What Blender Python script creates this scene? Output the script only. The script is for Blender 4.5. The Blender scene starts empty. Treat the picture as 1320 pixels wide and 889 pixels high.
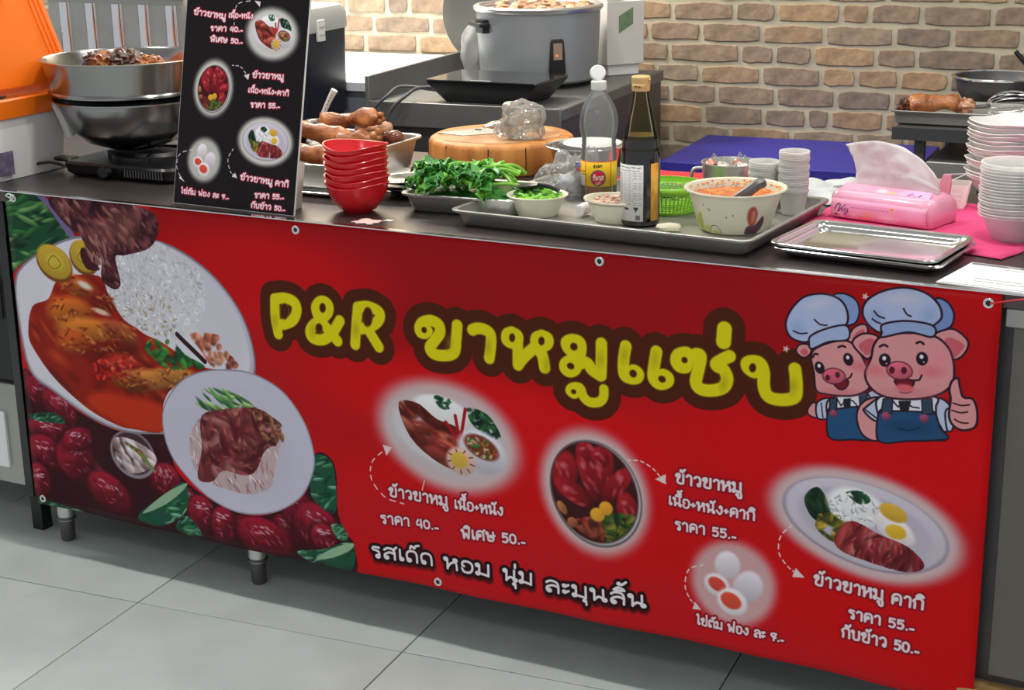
import bpy, bmesh, math, random
import numpy as np
from mathutils import Vector, Matrix, noise
random.seed(7)
S = bpy.context.scene
C = S.collection
R = math.radians
# ---------------------------------------------------------------- camera
cam = bpy.data.objects.new('camera', bpy.data.cameras.new('camera')); C.objects.link(cam)
cam.data.sensor_width = 36; cam.data.sensor_fit = 'HORIZONTAL'; cam.data.lens = 2085.3/1320*36; cam.data.clip_start = .05
yaw, pit, rol = .48629, -.29026, -.01657
fw = Vector((-math.sin(yaw)*math.cos(pit), math.cos(yaw)*math.cos(pit), math.sin(pit)))
rt = Vector((math.cos(yaw), math.sin(yaw), 0)); up = rt.cross(fw)
r2 = rt*math.cos(rol)+up*math.sin(rol); u2 = -rt*math.sin(rol)+up*math.cos(rol)
cam.matrix_world = Matrix(((r2.x, u2.x, -fw.x, 2.45339), (r2.y, u2.y, -fw.y, -2.42474), (r2.z, u2.z, -fw.z, 1.43251), (0, 0, 0, 1)))
S.camera = cam
# ---------------------------------------------------------------- world, exposure, lamps
S.view_settings.view_transform = 'Standard'; S.view_settings.look = 'None'; S.view_settings.gamma = 1
S.view_settings.use_curve_mapping = False; S.view_settings.exposure = 0.0
S.cycles.transparent_max_bounces = 40
w = bpy.data.worlds.new('world'); S.world = w; w.use_nodes = True
bg = w.node_tree.nodes['Background']; bg.inputs[0].default_value = (.87, .9, .94, 1); bg.inputs[1].default_value = .62
def area(name, loc, size, power, col, aim=(0, 0, -1), sy=None, spread=180):
    l = bpy.data.lights.new(name, 'AREA'); l.energy = power; l.color = col; l.size = size; l.spread = R(spread)
    if sy: l.shape = 'RECTANGLE'; l.size_y = sy
    o = bpy.data.objects.new(name, l); C.objects.link(o); o.location = loc
    o.rotation_euler = Vector(aim).to_track_quat('-Z', 'Y').to_euler()
    return o
# downlights in the ceiling over the counter front, the work lamp over the back left corner, an added soft fill above the viewer that lifts the front
for k, x in enumerate((-.55, .75, 2.05)): area('downlight', (x, -.08, 2.72), .16, 15, (1, .97, .93))
area('hood_lamp', (-.35, 1.5, 2.1), .5, 48, (1, .96, .9), (-.05, .35, -1), .3)
for x in (-.8, .9, 2.4): area('reflection_fill', (x, 1.0, 2.74), 1.2, 11, (1, .96, .9), (0, 0, -1), .5)  # fill areas added to give the steel something bright to reflect
area('front_fill', (1.6, -2.6, 2.74), 1.2, 24, (.95, .98, 1), (0, .25, -1), .6)

# ---------------------------------------------------------------- materials
def mat(name, col, rough=.5, metal=0., var=0., scale=8., bump=0., bscale=40., col2=None, trans=0., coat=0., alpha=None, stretch=None, emit=0, sss=0):
    m = bpy.data.materials.new(name); m.use_nodes = True; nt = m.node_tree; b = nt.nodes['Principled BSDF']
    c = [v/255. for v in col]; c = [((v+.055)/1.055)**2.4 if v > .04045 else v/12.92 for v in c]
    b.inputs['Base Color'].default_value = (*c, 1); b.inputs['Roughness'].default_value = rough; b.inputs['Metallic'].default_value = metal
    if trans: b.inputs['Transmission Weight'].default_value = trans
    if coat: b.inputs['Coat Weight'].default_value = coat; b.inputs['Coat Roughness'].default_value = .12
    if sss: b.inputs['Subsurface Weight'].default_value = sss; b.inputs['Subsurface Radius'].default_value = (.01, .006, .004); b.inputs['Subsurface Scale'].default_value = .5
    if emit: b.inputs['Emission Color'].default_value = (*c, 1); b.inputs['Emission Strength'].default_value = emit
    tc = nt.nodes.new('ShaderNodeTexCoord'); src = tc.outputs['Object']
    if stretch:
        mp = nt.nodes.new('ShaderNodeMapping'); mp.inputs['Scale'].default_value = stretch; nt.links.new(src, mp.inputs[0]); src = mp.outputs[0]
    if var or col2:
        n = nt.nodes.new('ShaderNodeTexNoise'); n.inputs['Scale'].default_value = scale; n.inputs['Detail'].default_value = 5
        nt.links.new(src, n.inputs['Vector'])
        r = nt.nodes.new('ShaderNodeValToRGB'); nt.links.new(n.outputs['Fac'], r.inputs[0])
        if col2:
            d = [v/255. for v in col2]; d = [((v+.055)/1.055)**2.4 if v > .04045 else v/12.92 for v in d]
        else: d = [v*(1-var) for v in c]; 
        r.color_ramp.elements[0].position = .35; r.color_ramp.elements[1].position = .65
        r.color_ramp.elements[0].color = (*d, 1); r.color_ramp.elements[1].color = (*[min(1, v*(1+var*.4)) for v in c], 1)
        nt.links.new(r.outputs[0], b.inputs['Base Color'])
    if bump:
        n2 = nt.nodes.new('ShaderNodeTexNoise'); n2.inputs['Scale'].default_value = bscale; n2.inputs['Detail'].default_value = 4
        nt.links.new(src, n2.inputs['Vector'])
        bp = nt.nodes.new('ShaderNodeBump'); bp.inputs['Strength'].default_value = bump; bp.inputs['Distance'].default_value = .004
        nt.links.new(n2.outputs['Fac'], bp.inputs['Height']); nt.links.new(bp.outputs[0], b.inputs['Normal'])
    if alpha is not None: b.inputs['Alpha'].default_value = alpha
    return m
def clear(name, tint=(240, 243, 245), k=.25, rough=.08, milky=0., bump=0., bscale=60):
    """thin clear plastic film: mostly lets light pass, glossy, a little milky"""
    m = bpy.data.materials.new(name); m.use_nodes = True; nt = m.node_tree; out = nt.nodes['Material Output']; nt.nodes.remove(nt.nodes['Principled BSDF'])
    c = [(v/255.)**2.2 for v in tint]
    t = nt.nodes.new('ShaderNodeBsdfTransparent'); t.inputs[0].default_value = (*[min(1, v*1.02) for v in c], 1)
    g = nt.nodes.new('ShaderNodeBsdfGlossy'); g.inputs['Roughness'].default_value = rough
    lw = nt.nodes.new('ShaderNodeLayerWeight'); lw.inputs['Blend'].default_value = k
    mx = nt.nodes.new('ShaderNodeMixShader'); nt.links.new(lw.outputs['Fresnel'], mx.inputs[0]); nt.links.new(t.outputs[0], mx.inputs[1]); nt.links.new(g.outputs[0], mx.inputs[2])
    d = nt.nodes.new('ShaderNodeBsdfTranslucent'); d.inputs[0].default_value = (*c, 1); d2 = nt.nodes.new('ShaderNodeBsdfDiffuse'); d2.inputs[0].default_value = (*c, 1)
    md = nt.nodes.new('ShaderNodeMixShader'); nt.links.new(d.outputs[0], md.inputs[1]); nt.links.new(d2.outputs[0], md.inputs[2])
    m2 = nt.nodes.new('ShaderNodeMixShader'); m2.inputs[0].default_value = milky
    nt.links.new(mx.outputs[0], m2.inputs[1]); nt.links.new(md.outputs[0], m2.inputs[2]); nt.links.new(m2.outputs[0], out.inputs[0])
    if bump:
        tc = nt.nodes.new('ShaderNodeTexCoord'); n2 = nt.nodes.new('ShaderNodeTexNoise'); n2.inputs['Scale'].default_value = bscale; n2.inputs['Detail'].default_value = 3; nt.links.new(tc.outputs['Object'], n2.inputs[0])
        bp = nt.nodes.new('ShaderNodeBump'); bp.inputs['Strength'].default_value = bump; bp.inputs['Distance'].default_value = .01; nt.links.new(n2.outputs[0], bp.inputs['Height'])
        for q in (g, d2, lw): nt.links.new(bp.outputs[0], q.inputs['Normal'])
    return m
def printed(name, cv, rough=.4, bump=0.):
    """flat print: the painted canvas as colour of the sheet"""
    im = bpy.data.images.new(name, cv.W, cv.H); a = np.ones((cv.H, cv.W, 4), dtype=np.float32); a[..., :3] = np.clip(cv.a, 0, 1)[::-1]
    im.pixels.foreach_set(a.ravel()); im.update(); im.pack()
    m = bpy.data.materials.new(name); m.use_nodes = True; nt = m.node_tree; b = nt.nodes['Principled BSDF']; b.inputs['Roughness'].default_value = rough; b.inputs['Specular IOR Level'].default_value = .14
    t = nt.nodes.new('ShaderNodeTexImage'); t.image = im; nt.links.new(t.outputs[0], b.inputs['Base Color'])
    if bump:
        tc = nt.nodes.new('ShaderNodeTexCoord'); n2 = nt.nodes.new('ShaderNodeTexNoise'); n2.inputs['Scale'].default_value = 5; n2.inputs['Detail'].default_value = 2; nt.links.new(tc.outputs['Object'], n2.inputs[0])
        bp = nt.nodes.new('ShaderNodeBump'); bp.inputs['Strength'].default_value = bump; bp.inputs['Distance'].default_value = .03; nt.links.new(n2.outputs[0], bp.inputs['Height']); nt.links.new(bp.outputs[0], b.inputs['Normal'])
    return m

# ---------------------------------------------------------------- mesh helpers: MB gathers shapes, build() links ONE mesh object
class MB:
    def __init__(s): s.v = []; s.f = []; s.uv = None
    def add(s, v, f):
        n = len(s.v); s.v += [tuple(q) for q in v]; s.f += [tuple(i+n for i in q) for q in f]; return s
    def box(s, x0, y0, z0, x1, y1, z1):
        v = [(x, y, z) for z in (z0, z1) for y in (y0, y1) for x in (x0, x1)]
        return s.add(v, [(0, 2, 3, 1), (4, 5, 7, 6), (0, 1, 5, 4), (2, 6, 7, 3), (0, 4, 6, 2), (1, 3, 7, 5)])
    def loft(s, rings, cap0=True, cap1=True, loop=False):
        n = len(rings[0]); v = [q for r in rings for q in r]; f = []
        m = len(rings)
        for i in range(m if loop else m-1):
            a, b = i*n, ((i+1) % m)*n
            for j in range(n): f.append((a+j, a+(j+1) % n, b+(j+1) % n, b+j))
        if cap0 and not loop: f.append(tuple(range(n-1, -1, -1)))
        if cap1 and not loop: f.append(tuple((m-1)*n+j for j in range(n)))
        return s.add(v, f)
    def lathe(s, prof, seg=32, c=(0, 0, 0), fn=None, closed=False, zf=None):
        rings = []
        for r, z in prof:
            ring_ = []
            for k in range(seg):
                a = 2*math.pi*k/seg; q = max(r, 1e-4)*(fn(a) if fn else 1)
                ring_.append((c[0]+q*math.cos(a), c[1]+q*math.sin(a), c[2]+z+(zf(a, r, z) if zf else 0)))
            rings.append(ring_)
        return s.loft(rings, not closed, not closed, closed)
    def tube(s, pts, rad, seg=8, cap=True):
        P = [Vector(p) for p in pts]; n = len(P); rings = []; pn = None
        for i, p in enumerate(P):
            t = (P[min(i+1, n-1)]-P[max(i-1, 0)]).normalized()
            a = pn if pn is not None else (Vector((0, 0, 1)) if abs(t.z) < .9 else Vector((1, 0, 0)))
            u = (a-t*a.dot(t)); u = u.normalized() if u.length > 1e-6 else t.orthogonal().normalized(); pn = u; v = t.cross(u)
            r = rad[i] if isinstance(rad, (list, tuple)) else rad
            rings.append([tuple(p+(u*math.cos(2*math.pi*k/seg)+v*math.sin(2*math.pi*k/seg))*r) for k in range(seg)])
        return s.loft(rings, cap, cap)
    def build(s, name, m, parent=None, smooth=40, bevel=0, bseg=2):
        me = bpy.data.meshes.new(name); me.from_pydata(s.v, [], s.f); me.update()
        bm = bmesh.new(); bm.from_mesh(me); bmesh.ops.remove_doubles(bm, verts=bm.verts, dist=1e-6); bmesh.ops.recalc_face_normals(bm, faces=bm.faces); bm.to_mesh(me); bm.free()
        if smooth: me.shade_smooth(); me.set_sharp_from_angle(angle=R(smooth))
        o = bpy.data.objects.new(name, me); C.objects.link(o)
        if m: me.materials.append(m)
        if parent: o.parent = parent
        if bevel:
            b = o.modifiers.new('bevel', 'BEVEL'); b.width = bevel; b.segments = bseg; b.limit_method = 'ANGLE'
        return o
def tag(o, label=None, cat=None, group=None, kind=None):
    if label: o['label'] = label
    if cat: o['category'] = cat
    if group: o['group'] = group
    if kind: o['kind'] = kind
    return o
def thing(name, label, cat, loc=(0, 0, 0), rz=0, group=None, rot=None):
    o = bpy.data.objects.new(name, None); C.objects.link(o); o.location = loc; o.rotation_euler = rot or (0, 0, rz); o.empty_display_size = .05
    return tag(o, label, cat, group)
def place(o, loc, rz=0, rot=None): o.location = loc; o.rotation_euler = rot or (0, 0, rz); return o
def dup(root, loc, rz=0, label=None, group=None, rot=None):
    r = root.copy(); C.objects.link(r); r.location = loc; r.rotation_euler = rot or (0, 0, rz)
    if label: r['label'] = label
    if group: r['group'] = group
    for ch in list(root.children):
        c = ch.copy(); C.objects.link(c); c.parent = r
        for g in list(ch.children):
            d = g.copy(); C.objects.link(d); d.parent = c
    return r
def rrect(w, d, r, z, n=5, ox=0, oy=0):
    out = []
    for cx, cy, a0 in ((w/2-r, d/2-r, 0), (-w/2+r, d/2-r, 90), (-w/2+r, -d/2+r, 180), (w/2-r, -d/2+r, 270)):
        for k in range(n+1):
            a = R(a0+90*k/n); out.append((ox+cx+r*math.cos(a), oy+cy+r*math.sin(a), z))
    return out
def tray_mb(w, d, h, slope=.008, lip=.008, r=.02, t=.0012):
    """open pressed tray: base at z 0, rolled flat rim at z h"""
    m = MB()
    P = [(0-slope*2*1, 0, -.003), (0, h*.0, 0)]
    rings = [rrect(w-2*slope-2*lip-.01, d-2*slope-2*lip-.01, r, 0), rrect(w-2*slope-2*lip, d-2*slope-2*lip, r, .004), rrect(w-2*lip, d-2*lip, r, h-.002), rrect(w-.002, d-.002, r+lip*.6, h-.002), rrect(w, d, r+lip*.6, h-.0035), rrect(w+.001, d+.001, r+lip*.6, h), rrect(w-.001, d-.001, r+lip*.6, h+.001),
             rrect(w-2*lip-.001, d-2*lip-.001, r, h), rrect(w-2*lip-.003, d-2*lip-.003, r, h-.003), rrect(w-2*slope-2*lip-.003, d-2*slope-2*lip-.003, r, .006), rrect(w-2*slope-2*lip-.015, d-2*slope-2*lip-.015, r, .002)]
    return m.loft(rings)
def lump(sx, sy, sz, amp=.15, fr=3., sub=2, seed=0, cx=0, cy=0, cz=0):
    bm = bmesh.new(); bmesh.ops.create_icosphere(bm, subdivisions=sub, radius=1)
    vs = []
    for v in bm.verts:
        n = noise.noise(v.co*fr+Vector((seed*7.3, seed, 0))); k = 1+amp*n*2
        vs.append((cx+v.co.x*sx*k, cy+v.co.y*sy*k, cz+v.co.z*sz*k))
    fs = [tuple(q.index for q in f.verts) for f in bm.faces]; bm.free()
    return vs, fs
def curve_pts(pts, n=8): 
    out = []
    P = [Vector(p) for p in pts]
    for i in range(len(P)-1):
        a, b, c, d = P[max(i-1, 0)], P[i], P[i+1], P[min(i+2, len(P)-1)]
        for k in range(n):
            t = k/n; out.append(.5*((2*b)+(c-a)*t+(2*a-5*b+4*c-d)*t*t+(3*b-a-3*c+d)*t**3))
    return out+[P[-1]]

M = {}
def defm():
    M['steel'] = mat('brushed_steel', (214, 214, 212), .34, .9, .12, 6, stretch=(1, 1, 1))
    M['steel_dull'] = mat('dull_steel', (178, 176, 170), .45, .8, .15, 5)
    M['steel_dark'] = mat('dark_steel', (104, 102, 102), .45, .75, .2, 4)
    M['mirror'] = mat('polished_steel', (228, 229, 230), .14, 1., .06, 8)
    M['pot'] = mat('pot_steel', (158, 158, 158), .2, 1., .15, 6)
    M['ctr'] = mat('worn_steel', (134, 134, 132), .45, .7, .15, 5)
    M['top'] = mat('counter_steel', (98, 88, 86), .36, .75, .25, 3, stretch=(.6, 3, 1))
    M['black'] = mat('black_enamel', (18, 18, 20), .35, 0, .2, 6)
    M['blackp'] = mat('black_plastic', (24, 24, 27), .4)
    M['glassblack'] = mat('black_glass', (14, 14, 16), .12, coat=.5)
    M['panel'] = mat('grey_panel', (112, 106, 98), .5, .3, .12, 5)
    M['tile'] = mat('grey_tile', (190, 198, 194), .42, 0, .1, 5, .05, 30)
    M['grout'] = mat('grout', (84, 86, 84), .8)
    M['mortar'] = mat('mortar', (192, 184, 158), .9, 0, .12, 9, .25, 90)
    M['red'] = mat('red_plastic', (214, 22, 34), .3, coat=.3)
    M['wood'] = mat('chopping_wood', (214, 146, 70), .55, 0, .3, 5, .2, 30, col2=(176, 104, 44), stretch=(6, 6, .7))
    M['woodtop'] = mat('worn_wood_top', (186, 146, 100), .6, 0, .3, 14, .35, 60, col2=(160, 104, 58))
    M['white'] = mat('white_ceramic', (232, 230, 226), .25, 0, coat=.3)
    M['cream'] = mat('cream_enamel', (222, 218, 196), .3, 0, coat=.3)
    M['whitep'] = mat('white_plastic', (228, 228, 224), .4)
    M['orange'] = mat('orange_plastic', (240, 112, 10), .35, coat=.2)
    M['navy'] = mat('navy_plastic', (22, 27, 46), .38)
    M['greyp'] = mat('light_grey_plastic', (186, 188, 184), .4)
    M['blue'] = mat('blue_plastic', (52, 48, 150), .5, 0, .12, 3)
    M['blue_edge'] = mat('blue_edge', (34, 32, 120), .5)
    M['meat'] = mat('braised_skin', (184, 116, 62), .36, 0, .4, 34, .8, 90, col2=(126, 62, 30), coat=.2, sss=.1)
    M['meatd'] = mat('dark_braised_meat', (96, 50, 30), .35, 0, .4, 30, .7, 90, col2=(52, 26, 18), coat=.3)
    M['meatl'] = mat('pale_cooked_meat', (214, 168, 132), .4, 0, .3, 40, .5, 90, col2=(160, 100, 70), coat=.2)
    M['egg'] = mat('soy_egg', (120, 62, 36), .2, 0, .2, 10, coat=.4)
    M['leaf'] = mat('kale_leaf', (58, 136, 48), .4, 0, .4, 25, .4, 60, col2=(32, 92, 34), coat=.2)
    M['leafl'] = mat('light_leaf', (128, 200, 66), .4, 0, .3, 30, .4, 70, col2=(60, 140, 40))
    M['stem'] = mat('green_stem', (146, 214, 76), .35, 0, .2, 12, coat=.2)
    M['lime'] = mat('lime_plastic', (150, 214, 60), .35)
    M['pink'] = mat('pink_cloth', (226, 70, 128), .85, 0, .14, 10, .4, 80)
    M['redcloth'] = mat('red_cloth', (200, 34, 44), .85, 0, .15, 12, .4, 70)
    M['cloth'] = mat('pale_grey_cloth', (196, 202, 200), .85, 0, .1, 12, .4, 60)
    M['tissue'] = mat('tissue_paper', (244, 238, 236), .8, 0, .05, 20, .2, 30, sss=0)
    M['paper'] = mat('white_paper', (240, 240, 240), .6)
    M['cap'] = mat('tan_cap', (218, 178, 118), .45)
    M['soy'] = mat('dark_sauce_glass', (12, 8, 8), .08, coat=.6)
    M['clear'] = clear('clear_pet', (250, 251, 252), .22, .08, .06)
    M['cup'] = clear('milky_cup', (255, 254, 252), .3, .2, .66)
    M['film'] = clear('crumpled_film', (246, 246, 244), .3, .1, .16, 1.2, 38)
    M['glassb'] = clear('brown_glass', (232, 226, 196), .25)
    M['brown'] = mat('brown_handle', (120, 72, 58), .4)
    M['rope'] = mat('white_cord', (226, 226, 226), .6)
    M['cable'] = mat('grey_cable', (70, 70, 72), .5)
    M['boxwhite'] = mat('white_card', (216, 212, 202), .7, 0, .04, 4)
    M['counterwhite'] = mat('white_worktop', (232, 236, 240), .4)
    M['bluegrey'] = mat('blue_grey_front', (128, 136, 148), .5)
    M['ceil'] = mat('ceiling_paint', (200, 200, 196), .9)
    M['rawwood'] = mat('raw_wood', (188, 150, 96), .7, 0, .3, 5, .2, 30, col2=(140, 100, 58), stretch=(1, 6, 8))
    for i, c in enumerate(((158, 135, 112), (172, 143, 112), (148, 130, 110), (182, 150, 114), (142, 125, 108), (164, 145, 120))):
        M['brick%d' % i] = mat('brick_clay', c, .85, 0, .22, 34, .5, 70, col2=tuple(int(v*.84) for v in c))
defm()
# ---------------------------------------------------------------- flat print painter (numpy, colours of the printed ink)
def seg_dist(X, Y, pts, closed=False):
    d = np.full(X.shape, 1e9)
    P = list(pts) + ([pts[0]] if closed else [])
    for (ax, ay), (bx, by) in zip(P[:-1], P[1:]):
        vx, vy = bx-ax, by-ay
        L = vx*vx+vy*vy+1e-9
        t = np.clip(((X-ax)*vx+(Y-ay)*vy)/L, 0, 1)
        d = np.minimum(d, (X-ax-t*vx)**2+(Y-ay-t*vy)**2)
    return np.sqrt(d)

def crom(pts, n=6, closed=False):
    """smooth curve through the control points"""
    p = [np.array(q, float) for q in pts]
    if len(p) < 3: return [tuple(q) for q in p]
    out = []
    N = len(p)
    rng_ = range(N) if closed else range(N-1)
    for i in rng_:
        g = (lambda k: p[k % N]) if closed else (lambda k: p[min(max(k, 0), N-1)])
        a, b, c, d = g(i-1), g(i), g(i+1), g(i+2)
        for k in range(n):
            t = k/n
            out.append(tuple(.5*((2*b)+(c-a)*t+(2*a-5*b+4*c-d)*t*t+(3*b-a-3*c+d)*t**3)))
    if not closed: out.append(tuple(p[-1]))
    return out

class Canvas:
    def __init__(s, w, h, res, col):
        s.res = res; s.W = int(w*res); s.H = int(h*res)
        s.a = np.zeros((s.H, s.W, 3)); s.a[:] = np.array(col)/255.
        s.clip = None
        s.rs = np.random.RandomState(5)
        n = s.rs.rand(s.H//6+3, s.W//6+3)
        n = np.kron(n, np.ones((6, 6)))[:s.H, :s.W]
        s.nz = n
    def box(s, x0, y0, x1, y1):
        r = s.res
        i0, i1 = max(0, int(y0*r)-2), min(s.H, int(y1*r)+3)
        j0, j1 = max(0, int(x0*r)-2), min(s.W, int(x1*r)+3)
        if i1 <= i0 or j1 <= j0: return None
        Y, X = np.mgrid[i0:i1, j0:j1]
        return (slice(i0, i1), slice(j0, j1)), (X+.5)/r, (Y+.5)/r
    def put(s, sl, m, col):
        if s.clip is not None: m = m*s.clip[sl]
        c = np.asarray(col, float)/255.
        s.a[sl] = s.a[sl]*(1-m[..., None])+c*m[..., None]
    def mask(s, pts, soft=.6, smooth=True):
        pts = crom(pts, 5, True) if smooth else pts
        xs = [p[0] for p in pts]; ys = [p[1] for p in pts]
        b = s.box(min(xs)-soft*2, min(ys)-soft*2, max(xs)+soft*2, max(ys)+soft*2)
        if b is None: return None
        sl, X, Y = b
        ins = np.zeros(X.shape, bool)
        P = list(pts)+[pts[0]]
        for (ax, ay), (bx, by) in zip(P[:-1], P[1:]):
            if ay == by: continue
            c = ((ay > Y) != (by > Y)) & (X < (bx-ax)*(Y-ay)/(by-ay)+ax)
            ins ^= c
        if soft > .9:
            d = seg_dist(X, Y, pts, True)
            m = np.clip(.5+np.where(ins, d, -d)/(2*soft), 0, 1)
        else:
            d = ins.astype(float); m = d.copy()
            m[1:-1, 1:-1] = (d[1:-1, 1:-1]*2+d[:-2, 1:-1]+d[2:, 1:-1]+d[1:-1, :-2]+d[1:-1, 2:])/6
        return sl, m
    def poly(s, pts, col, soft=.6, smooth=True, edge=None, ew=1.5):
        r = s.mask(pts, soft, smooth)
        if r is None: return
        s.put(r[0], r[1], col)
        if edge is not None: s.stroke(crom(pts, 5, True) if smooth else pts, ew, edge, closed=True)
    def setclip(s, pts, soft=.8, smooth=True):
        s.clip = None
        if pts is None: return
        r = s.mask(pts, soft, smooth); m = np.zeros((s.H, s.W)); m[r[0]] = r[1]; s.clip = m
    def stroke(s, pts, rad, col, closed=False, soft=.5, alpha=1):
        xs = [p[0] for p in pts]; ys = [p[1] for p in pts]
        q = rad+soft*2
        b = s.box(min(xs)-q, min(ys)-q, max(xs)+q, max(ys)+q)
        if b is None: return
        d = seg_dist(b[1], b[2], pts, closed)
        s.put(b[0], alpha*np.clip(.5+(rad-d)/(2*soft), 0, 1), col)
    def ell(s, cx, cy, rx, ry, rot, col, soft=.12, alpha=1, shade=0, hi=None):
        q = max(rx, ry)*(1+soft)
        b = s.box(cx-q, cy-q, cx+q, cy+q)
        if b is None: return
        sl, X, Y = b
        c, n = math.cos(rot), math.sin(rot)
        u = ((X-cx)*c+(Y-cy)*n)/rx; v = (-(X-cx)*n+(Y-cy)*c)/ry
        d = np.sqrt(u*u+v*v)
        m = alpha*np.clip((1+soft-d)/(2*soft), 0, 1)
        col = np.asarray(col, float)
        if shade:
            colr = col*(1-shade*np.clip(v*.6+u*.25, -1, 1))[..., None]
            colr = np.clip(colr, 0, 255)
            s.put(sl, m, colr)
        else: s.put(sl, m, col)
        if hi is not None:
            s.ell(cx-rx*.2*c+ry*.35*n, cy-ry*.35*c-rx*.2*n, rx*.3, ry*.14, rot, hi, .6, .55)
    def glow(s, cx, cy, rx, ry, rot, col, w=.5, alpha=1):
        q = max(rx, ry)*(1+w)
        b = s.box(cx-q, cy-q, cx+q, cy+q)
        if b is None: return
        sl, X, Y = b
        c, n = math.cos(rot), math.sin(rot)
        u = ((X-cx)*c+(Y-cy)*n)/rx; v = (-(X-cx)*n+(Y-cy)*c)/ry
        d = np.sqrt(u*u+v*v)
        m = np.clip((1+w-d)/w, 0, 1); m = m*m*(3-2*m)
        s.put(sl, m*alpha, col)
    def scatter(s, pts, n, pal, size, elong=2., ang=None, shade=.5, hi=None, alpha=.9):
        """many small dabs inside an outline: shredded meat, rice grains, leaves"""
        old = s.clip; s.setclip(pts)
        if old is not None: s.clip = s.clip*old
        xs = [p[0] for p in pts]; ys = [p[1] for p in pts]; R = s.rs
        for k in range(n):
            x = R.uniform(min(xs), max(xs)); y = R.uniform(min(ys), max(ys))
            z = size*R.uniform(.6, 1.4); a = R.uniform(0, math.pi) if ang is None else ang+R.normal(0, .35)
            c = np.array(pal[R.randint(len(pal))])*R.uniform(.85, 1.12)
            s.ell(x, y, z*elong, z, a, np.clip(c, 0, 255), .3, alpha, shade, hi if R.rand() < .5 else None)
        s.clip = old

def ring(x, y, r=.11): return [(x+r*math.cos(a*math.pi/4), y+r*math.sin(a*math.pi/4)) for a in range(9)]
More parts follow.
